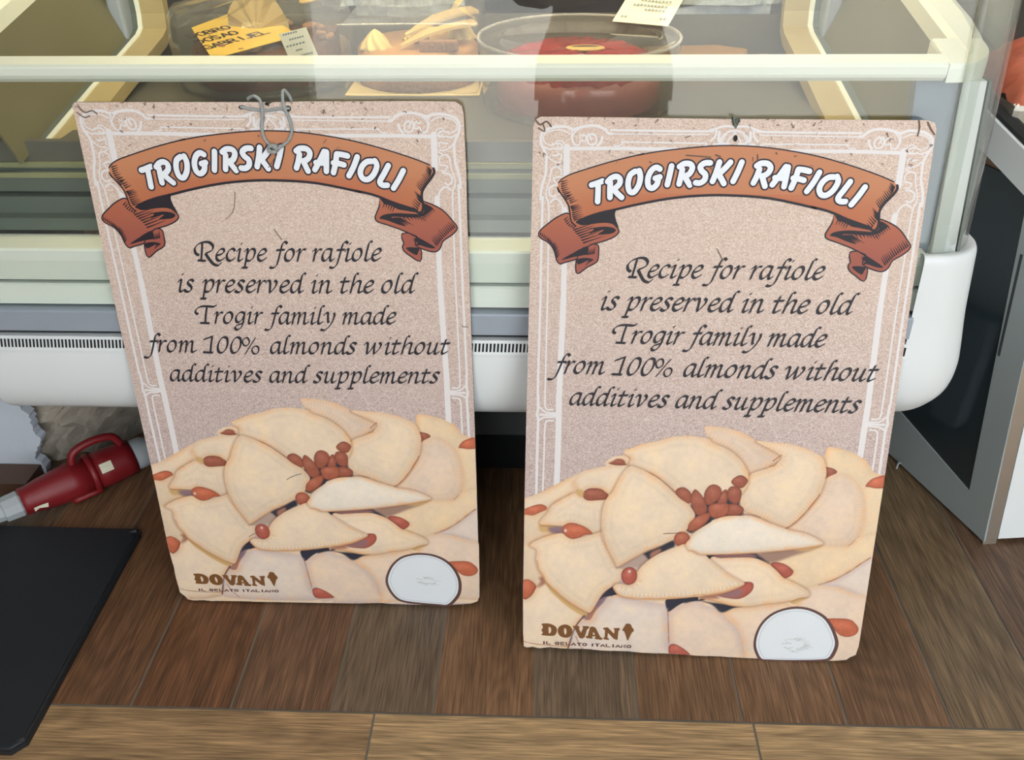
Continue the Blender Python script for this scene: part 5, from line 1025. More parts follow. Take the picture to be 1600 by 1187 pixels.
class Flat:
    """Collects flat printed shapes (mm) of one ink; each shape lies a hair above the last."""
    def __init__(s, base): s.v = []; s.f = []; s.c = []; s.z = base
    def poly(s, pts, hole=None, col=None):
        s.z += .000001
        loops = [[Vector((p[0], p[1], 0)) for p in pts]] + ([[Vector((p[0], p[1], 0)) for p in hole]] if hole is not None else [])
        allp = list(map(tuple, pts)) + (list(map(tuple, hole)) if hole is not None else [])
        i0 = len(s.v); s.v += [(p[0], p[1], s.z) for p in allp]
        for t in tessellate_polygon(loops): s.f.append(tuple(i0+i for i in t))
        if col is not None: s.c += [col(p) if callable(col) else col for p in allp]
    def stroke(s, pts, a, b=None, ang=0.0, cap=True, col=None, k=6, smooth=True, taper=0):
        """Sweep an elliptical nib (half axes a, b at angle ang) along a path."""
        b = a if b is None else b
        P = cr(pts, k) if smooth and len(pts) > 2 else np.array(pts, float)
        if not smooth or len(pts) == 2: P = np.array(pts, float)
        s.z += .000001; n = len(P); i0 = len(s.v)
        ca, sa = math.cos(ang), math.sin(ang)
        def h(nx, ny):
            q, r = nx*ca+ny*sa, -nx*sa+ny*ca
            return math.sqrt((a*q)**2 + (b*r)**2)
        for i in range(n):
            t = P[min(i+1, n-1)] - P[max(i-1, 0)]; L = math.hypot(*t) or 1; nx, ny = -t[1]/L, t[0]/L
            w = h(nx, ny)*(1-taper*i/max(1, n-1))
            s.v += [(P[i][0]+nx*w, P[i][1]+ny*w, s.z), (P[i][0]-nx*w, P[i][1]-ny*w, s.z)]
        for i in range(n-1): s.f.append((i0+2*i, i0+2*i+1, i0+2*i+3, i0+2*i+2))
        if cap:
            for p in ((P[0], P[-1]) if not taper else (P[0],)):
                s.z += .0000006; j = len(s.v)
                for q in range(12):
                    x, y = a*math.cos(2*PI*q/12), b*math.sin(2*PI*q/12)
                    s.v.append((p[0]+x*ca-y*sa, p[1]+x*sa+y*ca, s.z))
                s.f.append(tuple(range(j, j+12)))
        if col is not None: s.c += [col]*(len(s.v)-len(s.c))
    def build(s, name, mat, parent, W):
        me = bpy.data.meshes.new(name)
        vs = [(*[c/1000.0 for c in W((x, y))], z) for x, y, z in s.v]
        me.from_pydata([(x, -z, y) for x, y, z in vs], [], s.f)
        if s.c:
            at = me.attributes.new('pigment', 'FLOAT_COLOR', 'POINT'); at.data.foreach_set('color', np.array([(*c[:3], 1) for c in s.c], np.float32).ravel())
        me.validate()
        # every face looks out of the board
        bm = bmesh.new(); bm.from_mesh(me)
        for f in bm.faces:
            if f.normal.y > 0: f.normal_flip()
        bm.to_mesh(me); bm.free()
        return obj(name, me, mat, parent)

# ---- glyphs of the chancery italic (1000 units to the em, upright; sheared when set)
GL = {
'a': (420, [[(325, 405), (260, 442), (170, 425), (85, 330), (50, 190), (68, 62), (125, 15), (200, 55), (280, 180), (322, 330)], [(335, 432), (315, 250), (308, 90), (328, 18), (368, 22), (425, 75)]]),
'c': (340, [[(300, 372), (268, 430), (200, 440), (110, 370), (55, 230), (70, 80), (138, 15), (220, 30), (310, 105)]]),
'd': (440, [[(325, 405), (260, 442), (170, 425), (85, 330), (50, 190), (68, 62), (125, 15), (200, 55), (280, 180), (322, 330)], [(470, 690), (415, 695), (365, 625), (338, 450), (318, 250), (310, 90), (330, 18), (370, 22), (430, 75)]]),
'e': (340, [[(70, 205), (180, 238), (275, 305), (290, 395), (225, 442), (125, 380), (55, 230), (65, 80), (135, 15), (215, 30), (315, 110)]]),
'f': (320, [[(400, 640), (360, 692), (300, 680), (250, 600), (215, 400), (175, 130), (130, -110), (60, -222), (-30, -245), (-95, -222)], [(85, 400), (330, 418)]]),
'g': (400, [[(325, 405), (260, 442), (170, 425), (85, 330), (55, 205), (75, 95), (135, 55), (210, 90), (285, 210), (325, 340)], [(338, 435), (322, 230), (298, 0), (240, -165), (150, -238), (75, -222), (50, -150), (110, -70), (220, -15), (320, 40)]]),
'h': (440, [[(235, 690), (185, 695), (140, 630), (110, 450), (80, 200), (58, 0)], [(80, 180), (150, 330), (230, 422), (310, 428), (335, 370), (315, 200), (308, 70), (335, 18), (440, 70)]]),
'i': (240, [[(40, 370), (90, 425), (128, 425), (112, 250), (95, 80), (115, 15), (160, 20), (230, 75)], [(165, 628), (172, 640)]]),
'l': (240, [[(225, 690), (175, 695), (130, 630), (105, 450), (80, 200), (75, 80), (105, 15), (150, 20), (225, 75)]]),
'm': (620, [[(30, 370), (80, 420), (110, 420), (100, 280), (70, 0)], [(95, 200), (160, 340), (230, 425), (280, 410), (283, 320), (255, 0)], [(270, 200), (340, 340), (420, 428), (470, 412), (472, 320), (460, 90), (480, 15), (530, 20), (605, 75)]]),
'n': (460, [[(30, 370), (85, 425), (115, 420), (100, 280), (70, 0)], [(95, 200), (170, 350), (250, 428), (310, 415), (322, 340), (305, 90), (325, 15), (370, 20), (445, 75)]]),
'o': (400, [[(230, 437), (130, 390), (60, 250), (65, 90), (140, 15), (240, 50), (315, 190), (320, 340), (270, 428), (205, 437)]]),
'p': (440, [[(50, 370), (105, 428), (140, 425), (122, 200), (90, -100), (70, -238)], [(-5, -243), (165, -235)], [(118, 210), (190, 370), (275, 440), (355, 420), (380, 300), (335, 130), (250, 30), (170, 15), (112, 45)]]),
'r': (300, [[(30, 370), (85, 425), (115, 420), (100, 280), (70, 0)], [(95, 210), (160, 340), (225, 420), (300, 425)]]),
's': (320, [[(280, 390), (225, 440), (140, 420), (105, 340), (150, 260), (215, 180), (215, 80), (140, 12), (55, 20), (15, 65)]]),
't': (320, [[(150, 560), (120, 350), (90, 90), (112, 15), (160, 20), (255, 85)], [(20, 402), (290, 422)]]),
'u': (460, [[(30, 370), (85, 425), (115, 420), (95, 200), (90, 70), (140, 15), (220, 70), (300, 210), (335, 420)], [(338, 430), (318, 200), (308, 80), (330, 15), (375, 20), (445, 75)]]),
'v': (440, [[(20, 370), (70, 430), (130, 420), (150, 300), (155, 100), (165, 0)], [(165, 0), (260, 120), (340, 280), (340, 400), (285, 438)]]),
'w': (680, [[(20, 370), (70, 430), (120, 420), (135, 300), (135, 100), (150, 0)], [(150, 0), (250, 150), (330, 330), (362, 440)], [(362, 435), (358, 200), (370, 0)], [(370, 0), (480, 130), (560, 290), (560, 400), (505, 438)]]),
'y': (400, [[(20, 370), (80, 430), (130, 420), (145, 300), (165, 120), (190, 60)], [(345, 430), (358, 300), (310, 100), (220, -100), (100, -230), (10, -242), (-45, -218)]]),
'0': (440, [[(255, 620), (160, 580), (75, 400), (50, 200), (90, 45), (170, 5), (265, 60), (345, 230), (365, 430), (330, 580), (245, 622)]]),
}
SLANTED = {
'R': (620, [[(119, 210), (33, 271), (24, 438), (143, 590), (333, 676), (524, 676), (628, 557), (571, 390), (357, 281)], [(300, 638), (238, 343), (167, 33)], [(62, 19), (300, 5)], [(347, 271), (428, 81), (547, -110), (690, -157), (795, -76)]]),
'T': (560, [[(75, 350), (10, 415), (50, 540), (200, 640), (400, 665), (625, 650), (740, 700)], [(425, 650), (340, 340), (275, 30)], [(110, 12), (400, 2)]]),
'1': (440, [[(95, 513), (400, 646)], [(390, 630), (300, 300), (236, 15)], [(0, 8), (304, 0)]]),
'%': (680, [[(200, 610), (110, 560), (50, 440), (75, 320), (145, 290), (235, 350), (280, 480), (250, 590), (195, 612)], [(470, 285), (380, 240), (320, 120), (345, 5), (415, -25), (510, 40), (555, 170), (525, 270), (465, 287)], [(495, 600), (75, -30)]]),
}
def set_line(fl, text, a, b):
    (x0, y0), (x1, y1) = a, b
    adv = sum({' ': 220}.get(c, (GL.get(c) or SLANTED.get(c) or (0,))[0]) for c in text)
    last = text[-1]
    ex = np.array((x1-x0, y1-y0)); L = np.hypot(*ex); e = ex/L; n = np.array((-e[1], e[0]))
    lead = 95 if text[0] == 'f' else 10
    k = L/(adv + lead + 30); pen = lead
    for ch in text:
        if ch == ' ': pen += 220; continue
        sl = ch in SLANTED
        w, st = SLANTED[ch] if sl else GL[ch]
        for s in st:
            P = [(pen + x + (0 if sl else .2*y - 20), y) for x, y in s]
            Q = [tuple(np.array((x0, y0)) + e*(x*k) + n*(y*k*.9)) for x, y in P]
            thin = ch == '%' 
            fl.stroke(Q, 55*k*(.62 if thin else 1), 14*k, math.radians(42), k=5)
        pen += w

# ---- pastry photograph: painted on a fine grid of mesh points
GN = {}
def vnoise(shape_u, shape_v, cell, seed):
    r = np.random.RandomState(seed); u = shape_u/cell; v = shape_v/cell
    iu, iv = np.floor(u).astype(int), np.floor(v).astype(int); fu, fv = u-iu, v-iv
    fu = fu*fu*(3-2*fu); fv = fv*fv*(3-2*fv); T = r.rand(256, 256)
    g = lambda a, b: T[a % 256, b % 256]
    return (g(iu, iv)*(1-fu)+g(iu+1, iv)*fu)*(1-fv) + (g(iu, iv+1)*(1-fu)+g(iu+1, iv+1)*fu)*fv - .5
def seg_dist(px, py, poly, closed=True):
    P = np.array(poly, float); Q = np.roll(P, -1, 0) if closed else P[1:]; P = P if closed else P[:-1]
    best = np.full(px.shape, 1e9); arc = np.zeros(px.shape); s0 = 0.0
    for (ax, ay), (bx_, by) in zip(P, Q):
        dx, dy = bx_-ax, by-ay; L2 = dx*dx+dy*dy+1e-12
        t = np.clip(((px-ax)*dx+(py-ay)*dy)/L2, 0, 1); d = (px-ax-t*dx)**2 + (py-ay-t*dy)**2
        L = math.sqrt(L2); m = d < best; best = np.where(m, d, best); arc = np.where(m, s0+t*L, arc); s0 += L
    return np.sqrt(best), arc
def inside(px, py, poly):
    P = np.array(poly, float); r = np.zeros(px.shape, bool)
    for (ax, ay), (bx_, by) in zip(P, np.roll(P, -1, 0)):
        c = ((ay > py) != (by > py))
        with np.errstate(divide='ignore', invalid='ignore'):
            r ^= c & (px < (bx_-ax)*(py-ay)/(by-ay+1e-15)+ax)
    return r
COL = {k: np.array(lin(*v)[:3]) for k, v in dict(mid=(228, 203, 174), cream=(236, 213, 186), pink=(231, 206, 184), warm=(234, 207, 172), pale=(229, 211, 196), white=(238, 225, 208), toastedge=(224, 186, 146), purpsoft=(200, 176, 170),
    edge=(172, 112, 76), toast=(212, 156, 108), crack=(98, 72, 76), gold=(208, 168, 112), purple=(138, 112, 122), brownsh=(172, 120, 100), navy=(48, 48, 62), grey=(180, 156, 142), mauve=(150, 108, 108), taupe=(160, 128, 112),
    orange=(190, 102, 72), brown=(156, 88, 68), brown2=(168, 94, 70), red=(174, 90, 74), tan=(226, 172, 128)).items()}
STEP = 0.8
def paint_picture():
    us = np.arange(-6, 506.1, STEP); vs = np.arange(-12, 378.1, STEP)
    U, V = np.meshgrid(us, vs, indexing='ij'); img = np.tile(COL['mid'], U.shape+(1,)).astype(np.float64)
    n1 = vnoise(U, V, 26, 1); n2 = vnoise(U, V, 7, 2); n3 = vnoise(U, V, 1.9, 3)
    sil = None
    for idx, (kind, pts, kw) in enumerate(ART_P):
        if kind == 'line': poly = cr(pts, 5) if len(pts) > 2 else np.array(pts)
        elif kw.get('smooth', 1): poly = cr(pts, 4, True)
        else: poly = np.array(pts)
        lo, hi = poly.min(0)-9, poly.max(0)+9
        i0, i1 = np.searchsorted(us, lo[0]), np.searchsorted(us, hi[0]); j0, j1 = np.searchsorted(vs, lo[1]), np.searchsorted(vs, hi[1])
        if i1 <= i0 or j1 <= j0: continue
        u, v = U[i0:i1, j0:j1], V[i0:i1, j0:j1]; A = img[i0:i1, j0:j1]
        base = COL[kw['c']]
        if kind == 'line':
            d, s = seg_dist(u, v, poly, False); al = np.clip((kw['lw']*.5+.4-d)/.8, 0, 1)*.9
            al *= np.clip(1.0+.9*n2[i0:i1, j0:j1], .3, 1); A += (base-A)*al[..., None]; continue
        d, s = seg_dist(u, v, poly); ins = inside(u, v, poly); sd = np.where(ins, d, -d)
        if idx == 0: sil = (poly,)
        if kind == 'flat':
            w = kw.get('soft', 2); t = np.clip(sd/(2*w)+.5, 0, 1); al = t*t*(3-2*t); A += (base-A)*al[..., None]; continue
        al = np.clip(sd/.9+.5, 0, 1)
        if kw.get('shadow'):
            sh = np.clip(1+np.minimum(sd, 0)/5.5, 0, 1)**1.6*.46*(sd < .5); A *= (1-sh[..., None]*np.array((.75, .95, .95)))
        if kind == 'dough':
            w = kw.get('w', 8); t = np.clip(sd/w, 0, 1); t = t*t*(3-2*t)
            ec = COL[kw['edgec']] if 'edgec' in kw else COL['toastedge']
            if kw.get('edge', 1): col = ec*.62 + base*.38; col = col + (base-col)*t[..., None]
            else: col = np.broadcast_to(base, A.shape).copy()
            # puffed middle a little paler, crimped rim ridged
            p = np.clip((sd-w*.8)/(w*2.2), 0, 1); col = col*(1+.035*(p-.4))[..., None]
            cp = kw.get('crimp', 0)
            if cp: col = col*(1+cp*.045*np.sin(s*2*PI/4.6)*np.exp(-((sd-6)/5)**2))[..., None]; col = col*(1-.05*np.exp(-((sd-14)/3)**2))[..., None]
            if kw.get('beads'):
                low = np.clip((poly[:, 1].mean()-v)/6+.2, 0, 1)
                col = col*(1+low*.10*np.sin(s*2*PI/6.2)*np.exp(-((sd-6.5)/2.6)**2))[..., None]
            cpt = poly.mean(0); Rp = np.abs(poly-cpt).max(0)+1e-6
            grad = .085*(.75*(v-cpt[1])/Rp[1] - .35*(u-cpt[0])/Rp[0])*kw.get('edge', 1)
            nn_ = 1+.09*n1[i0:i1, j0:j1]+.07*n2[i0:i1, j0:j1]+.05*n3[i0:i1, j0:j1]+grad
            toast = np.clip(.15+1.6*n2[i0:i1, j0:j1]+.8*n1[i0:i1, j0:j1], 0, .75)*np.exp(-np.maximum(sd, 0)/5.0)*kw.get('edge', 1)
            col = col + (COL['tan']-col)*toast[..., None]
            warm = 1+np.stack([.015*n1, -.02*np.maximum(n1, 0), -.16*np.maximum(n1, 0)-.08*np.maximum(n2, 0)+.01], -1)[i0:i1, j0:j1]
            A += (col*nn_[..., None]*warm-A)*al[..., None]
        else:      # almond
            c = poly.mean(0); R = np.abs(poly-c).max(0)+1e-6
            t = np.clip(sd/3.2, 0, 1); col = base*(.62+.38*t[..., None]); hl = np.exp(-(((u-c[0]+R[0]*.15)/(R[0]*.5))**2+((v-c[1]-R[1]*.25)/(R[1]*.4))**2))
            col = col*(1+.24*hl[..., None]) + hl[..., None]*np.array((.015, .02, .02)); col = col*(1+.16*n3[i0:i1, j0:j1]+.12*n2[i0:i1, j0:j1])[..., None]
            if 'spot' in kw:
                sx, sy = kw['spot']; b0, b1 = poly.min(0), poly.max(0); q = np.exp(-(((u-b0[0]-(b1[0]-b0[0])*sx)/1.7)**2+((v-b1[1]+(b1[1]-b0[1])*sy)/2.1)**2)); col = col+(COL['white']-col)*q[..., None]
            A += (col-A)*al[..., None]
    return us, vs, U, V, np.clip(img, .002, 1), sil[0]
PIC = paint_picture()

def picture(parent, W, outline):
    us, vs, U, V, img, sil = PIC
    keep = inside(U, V, sil)
    if W is ident: X, Y = U, V
    else:
        u, v = U/500, V/500; T = np.stack([np.ones_like(u), u, v, u*v, u*u, v*v], -1) @ np.array(ART_WL); X, Y = T[..., 0], T[..., 1]
    keep &= inside(X, Y, outline)
    idx = np.arange(U.size).reshape(U.shape)
    q = keep[:-1, :-1] & keep[1:, :-1] & keep[1:, 1:] & keep[:-1, 1:]
    F = np.stack([idx[:-1, :-1][q], idx[1:, :-1][q], idx[1:, 1:][q], idx[:-1, 1:][q]], -1)
    used = np.unique(F); remap = np.full(U.size, -1); remap[used] = np.arange(len(used)); F = remap[F]
    co = np.stack([X.ravel()[used]/1000, np.full(len(used), -.00045), Y.ravel()[used]/1000], -1)
    me = bpy.data.meshes.new('pastry_picture'); me.vertices.add(len(co)); me.vertices.foreach_set('co', co.astype(np.float32).ravel())
    me.loops.add(F.size); me.loops.foreach_set('vertex_index', F.astype(np.int32).ravel())
    me.polygons.add(len(F)); me.polygons.foreach_set('loop_start', np.arange(0, F.size, 4, dtype=np.int32)); me.update(calc_edges=True)
    at = me.attributes.new('pigment', 'FLOAT_COLOR', 'POINT'); c = np.concatenate([img.reshape(-1, 3)[used], np.ones((len(used), 1))], 1); at.data.foreach_set('color', c.astype(np.float32).ravel())
    return obj('pastry_picture', me, MB_['pic'], parent)

def wobble(pts, amp, seed, n=8):
    r = random.Random(seed); out = []
    for (a, b) in zip(pts, pts[1:]+pts[:1]):
        for k in range(n):
            t = k/n; out.append((a[0]+(b[0]-a[0])*t+r.uniform(-amp, amp), a[1]+(b[1]-a[1])*t+r.uniform(-amp, amp)))
    return out
def sign(o, e, lean_a, roll, outline, W, label, sticker, seed, extras):
    yaw = e
    ex = Vector((math.cos(yaw), math.sin(yaw), 0)); nn_ = Vector((-math.sin(yaw), math.cos(yaw), 0))
    uu = Vector((0, 0, math.cos(lean_a))) + nn_*math.sin(lean_a)
    e2 = ex*math.cos(roll)+uu*math.sin(roll); u2 = uu*math.cos(roll)-ex*math.sin(roll); bk = u2.cross(e2)
    root = bpy.data.objects.new('sign_board', None); C.objects.link(root); root.empty_display_size = .05
    m = Matrix((e2, bk, u2)).transposed().to_4x4(); m.translation = o; root.matrix_world = m
    tag(root, label, 'sign', 'recipe sign boards')
    # panel: printed face, dark mottled rim
    bm = bmesh.new(); fr_ = [bm.verts.new((x/1000, 0, y/1000)) for x, y in outline]; bk_ = [bm.verts.new((x/1000, .005, y/1000)) for x, y in outline]
    n = len(outline)
    for t in tessellate_polygon([[Vector((x, y, 0)) for x, y in outline]]):
        f = bm.faces.new([fr_[i] for i in t]); f.material_index = 0
        if f.normal.y > 0 or True: f.normal_update()
        g = bm.faces.new([bk_[i] for i in reversed(t)]); g.material_index = 1
    for i in range(n):
        j = (i+1) % n; f = bm.faces.new((fr_[i], fr_[j], bk_[j], bk_[i])); f.material_index = 2 if (outline[i][1] < 25 and outline[j][1] < 25) else 1
    bmesh.ops.recalc_face_normals(bm, faces=bm.faces)
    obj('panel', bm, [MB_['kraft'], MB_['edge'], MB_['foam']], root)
    # white ornament frame
    f = Flat(.00010)
    for w, pts in ART_OR:
        f.stroke(pts, w/2, k=4); f.stroke([(2*ART_CU-x, y) for x, y in pts], w/2, k=4)
    yb = 745.0
    f.build('ornament_frame', MB_['orn'], root, W)
    picture(root, W, outline)
    # ribbon banner
    R = ART_RB; f = Flat(.00060)
    c0, c1, c2 = np.array(lin(198, 136, 98)[:3]), np.array(lin(184, 108, 74)[:3]), np.array(lin(160, 88, 74)[:3])
    ys = [p[1] for p in R['band']]
    def bandcol(p):
        mid = 680+50*(1-((p[0]-250)/235.0)**2); t = min(1, max(0, (mid+30-p[1])/75)); return tuple(c0+(c1-c0)*t)
    def tailcol(p):
        t = min(1, max(0, (680-p[1])/70)); return tuple(c1*(1-t)+c2*t)
    dk = lin(40, 34, 42)[:3]
    def sp(k): return [tuple(x) for x in cr(R[k], 3, True)]
    for k in ('tailL2', 'tailR2', 'tailL', 'tailR'):
        f.stroke(list(R[k])+[R[k][0]], 1.7, col=dk, k=3); f.poly(sp(k), col=tailcol)
    for k in ('darkL', 'darkR'):
        for p in R[k]: f.poly([tuple(x) for x in cr(p, 3, True)], col=dk)
    f.poly(sp('foldL'), col=tailcol)
    f.poly(R['band'], col=bandcol)
    for x0 in range(0, 1): pass
    f.stroke(R['topE'], .8, col=dk, k=4); f.stroke(R['rightE'], 1.7, col=dk, k=4); f.stroke(R['botE'], 1.6, col=dk, k=4); f.stroke(R['leftE'], 1.0, col=dk, k=4)
    for a, b in R['hatch']: f.stroke([a, ((a[0]+b[0])/2, (a[1]+b[1])/2), b], 1.0, col=dk, k=2, taper=.85)
    f.build('ribbon_banner', MB_['rib'], root, W)
    # title: dark outline below, white letters above
    f = Flat(.00110); dkc, whc = lin(46, 38, 50)[:3], lin(234, 238, 244)[:3]; i0 = 0
    for cnt in (2, 3, 1, 2, 1, 3, 1, 3, 1, 3, 3, 3, 1, 1, 1, 1):
        for s in ART_TI[i0:i0+cnt]: f.stroke(s, 5.6, k=6, col=dkc)
        for s in ART_TI[i0:i0+cnt]: f.stroke(s, 3.6, k=6, col=whc)
        i0 += cnt
    f.build('title_letters', MB_['rib'], root, W)
    f = Flat(.00060)
    for s, a, b in ART_TX: set_line(f, s, a, b)
    f.build('recipe_text', MB_['text'], root, W)
    # logo
    f = Flat(.00060); g = Flat(.00075)
    for k, loops in ART_LG.items():
        o_ = [tuple(x) for x in cr(loops[0], 3, True)] if k in ('O', 'cone', 'D') else loops[0]
        h_ = [tuple(x) for x in cr(loops[1], 3, True)] if len(loops) > 1 else None
        g.poly(o_, h_); g.stroke(o_+[o_[0]], .5, k=1, smooth=False, cap=False); f.poly([(x+.9, y-.9) for x, y in o_], [(x+.9, y-.9) for x, y in h_] if h_ else None)
    f.build('logo_drop_shadow', MB_['logo_sh'], root, W); g.build('logo_lettering', MB_['logo'], root, W)
    f = Flat(.00075)
    S = ART_SM
    def words(text, a, b, hgt):
        L = math.hypot(b[0]-a[0], b[1]-a[1]); e_ = ((b[0]-a[0])/L, (b[1]-a[1])/L); n_ = (-e_[1], e_[0])
        wid = {'I': .75}; tot = sum(wid.get(c, 1.0) if c != ' ' else .55 for c in text); k = L/tot; x = 0
        for c in text:
            if c == ' ': x += .55*k; continue
            w = wid.get(c, 1.0)*k
            def T(px, py): xx = x+(.12+.7*px)*w; return (a[0]+e_[0]*xx+n_[0]*py*hgt, a[1]+e_[1]*xx+n_[1]*py*hgt)
            for s in CAPS[c]:
                f.stroke([T(*p) for p in s], 1.15, .6, 0, smooth=False)
            if c in 'ILTAN':
                for (px, py) in ((.5, 0),) if c in 'IT' else ((0, 0),) if c == 'L' else ((0, 0), (1, 0)):
                    p = T(px, py); f.stroke([(p[0]-1.2, p[1]), (p[0]+1.2, p[1])], .35, smooth=False)
            x += w
    words('IL GELATO ITALIANO', S[0], S[-1], 4.3)
    f.build('small_lettering', MB_['small'], root, W)
    # oval sticker
    ol = [tuple(x) for x in cr(sticker, 3, True)]; cxy = np.mean(np.array(ol), 0)
    f = Flat(.0008); f.poly(ol); rim = f.build('sticker', MB_['rim'], root, ident)
    rim['label'] = 'white oval sticker with brown rim'
    def inset(k, dx=0, dy=0): return [tuple(cxy+(np.array(p)-cxy)*k+np.array((dx, dy))) for p in ol]
    f = Flat(.0010); f.poly(inset(.925, -.8, .4)); f.build('sticker_face', MB_['stk'], rim, ident)
    f = Flat(.0012); ip = inset(.865, -.7, .3); f.stroke(ip+[ip[0]], .32, k=1); f.build('sticker_line', MB_['stl'], rim, ident)
    f = Flat(.0012); rr = random.Random(seed)
    rx, ry = extras['scr']
    for i in range(34):
        a = rr.uniform(0, 2*PI); r0 = rr.uniform(.3, 1)**.5
        c_ = cxy+np.array((rx*r0*math.cos(a), ry*r0*math.sin(a)-extras.get('scry', 4)))
        f.stroke([tuple(c_), tuple(c_+np.array((rr.uniform(-5, 5), rr.uniform(-1.6, 1.6)))), tuple(c_+np.array((rr.uniform(2, 8), rr.uniform(-2, 2))))], .28, k=3)
    f.build('glue_residue', MB_['scr'], rim, ident)
    # scuffs, cracks and stray hairs on the print
    f = Flat(.0014)
    for pts, w in extras['wear']: f.stroke(pts, w, k=4)
    for i in range(60):
        x = rr.uniform(4, 496); y = 781-rr.random()**2*60
        f.stroke([(x, y), (x+rr.uniform(-3, 3), y+rr.uniform(-3, 3)), (x+rr.uniform(-4, 4), y+rr.uniform(-3, 3))], rr.uniform(.15, .5), k=3)
    f.build('scuff_marks', MB_['wear'], root, ident)
    for x, y, rx_, ry_ in extras['holes']:
        f = Flat(.0016); f.poly([(x+rx_*math.cos(2*PI*i/16), y+ry_*math.sin(2*PI*i/16)) for i in range(16)]); f.build('punched_hole', M['hole'], root, ident)
    return root

olL = [(10, 17), (14, 13), (18, 9), (21, 3), (30, 1.2), (48, 2), (60, .6), (90, 1.5), (130, .8), (180, .5), (250, .4), (300, .6), (340, 2.6), (352, 1.0), (380, .3), (430, .2), (455, 1.2), (485, 4), (497, 9), (500.5, 18), (501.6, 60), (502.2, 118), (501.2, 122), (501.4, 250), (501.2, 353), (500.6, 470), (500.3, 565), (499.8, 640), (500.6, 690), (499.6, 765), (497.5, 775), (490, 780.2), (440, 781.2), (300, 781.6), (258, 780.9), (254, 779.0), (249, 781), (150, 781.8), (60, 782.2), (3, 782.4), (-.8, 779), (-.4, 690), (0, 564), (1.6, 470), (3.4, 385), (4.6, 300), (5.6, 218), (5.9, 150), (6.0, 112), (7.2, 84), (8.7, 66), (8.2, 50), (9.6, 30)]
olR = [(0, 3.5), (5, 1.6), (14, 3.4), (24, 1.2), (40, 4.2), (60, 2.6), (95, 4.0), (120, 2.0), (160, 3.0), (178, 1.4), (230, 1.8), (262, .6), (300, 1.0), (330, .2), (392, .2), (410, 1.4), (470, 2.4), (486, 4.6), (491, 9.5), (499, 14), (501.5, 30), (501.6, 120), (501.4, 225), (501.0, 410), (499.8, 569), (499.2, 700), (498.9, 772), (496, 779.5), (486, 782.6), (400, 782.2), (258, 781.6), (256.5, 772), (250.5, 772), (248, 781.2), (150, 781.8), (40, 782), (10, 781.6), (4, 778), (1.2, 770), (.8, 650), (-.6, 520), (-1.6, 380), (-2.4, 240), (-2.4, 100), (-1.6, 30)]
left = sign((-.60073, .94756, .0015), -.0004, .17767, .0058, olL, warp_left, 'left sign board with an almond pastry recipe print, grey cord tied at its top', ART_SL, 3,
  dict(scr=(17, 9), scry=1, wear=[([(176.5, 632), (187, 641), (192, 655), (194, 668)], .35), ([(249, 604), (244, 612), (240, 618)], .5), ([(8, 776), (14, 770), (24, 772), (30, 768)], .8), ([(4, 770), (12, 764), (20, 766)], .7), ([(497, 480), (488, 481)], .5), ([(243, 700), (256, 716)], .5), ([(140, 128), (150, 134), (160, 138)], .4), ([(212, 232), (222, 238), (236, 243)], .45)],
       holes=[(218.4, 775.2, 4.2, 2.6), (277.8, 773.2, 3.2, 3.6), (251, 779, 3.0, 1.8)]))
right = sign((-.02708, .8672, .0030), -.0207, .28456, -.0045, olR, ident, 'right sign board with an almond pastry recipe print, dark hook at its top edge', ART_SR, 4,
  dict(scr=(20, 12), scry=9, wear=[([(252, 604), (248, 612), (243, 620)], .5), ([(4, 778), (10, 772), (18, 776), (24, 770)], 1.0), ([(8, 768), (16, 764), (14, 772)], .8), ([(476, 782), (478, 774), (477, 764)], .8), ([(487, 780), (492, 772), (497, 766)], .9), ([(195, 737), (212, 736), (226, 735)], .8), ([(232, 738), (238, 736)], .9), ([(284, 739), (285, 733)], .8), ([(200, 205), (225, 207)], .4)],
       holes=[(254.9, 758.4, 2.6, 4.0)]))
# grey cord knotted through the left board
cordpts = [(225.1, 783, 8), (225.1, 785, 7), (231, 787.5, 3), (237.2, 788.5, -3), (242.8, 785, -5), (244.7, 779, -4.5), (244.6, 768.8, -4), (241.5, 750.6, -3.5), (242.4, 739.5, -3.5), (246.7, 731.4, -3.5), (252.7, 726.4, -4.5), (258, 724, -5.5), (264.1, 727, -4), (273.2, 733.5, -3.5), (277.9, 740.9, -3.5), (279.8, 750.4, -3.5), (277.4, 762.9, -3.5), (274.2, 771.6, -4), (272.7, 778.1, -4.5), (272.8, 791.6, -3), (274.3, 795, 1), (277.5, 789.5, 6), (279.6, 783, 8), (279.6, 777, 8)]
bm = bmesh.new(); tube(bm, [(x/1000, d/1000, y/1000) for x, y, d in cr(cordpts, 6)], .0020, 8)
cord = obj('hanging_cord', bm, M['cord'], left, True); cord['label'] = 'grey knotted hanging cord'
bm = bmesh.new(); tube(bm, [(x/1000, d/1000, y/1000) for x, y, d in cr([(218, 775.5, 4), (218.6, 775.4, -2.2), (233.6, 772.5, -2.6), (248.7, 771, -2.6), (264.2, 773, -2.6), (277.2, 773.4, -2.2), (277.9, 773.5, 4)], 6)], .0020, 8)
obj('cord_bar', bm, M['cord'], cord, True)
bm = bmesh.new()
tube(bm, [(.2528+.0052*math.cos(t), -.005+.0034*math.sin(2.3*t), .7245+.0042*math.sin(t)) for t in [i*2*PI/30*2.2 for i in range(31)]], .0026, 8)
obj('knot', bm, M['cord'], cord, True)
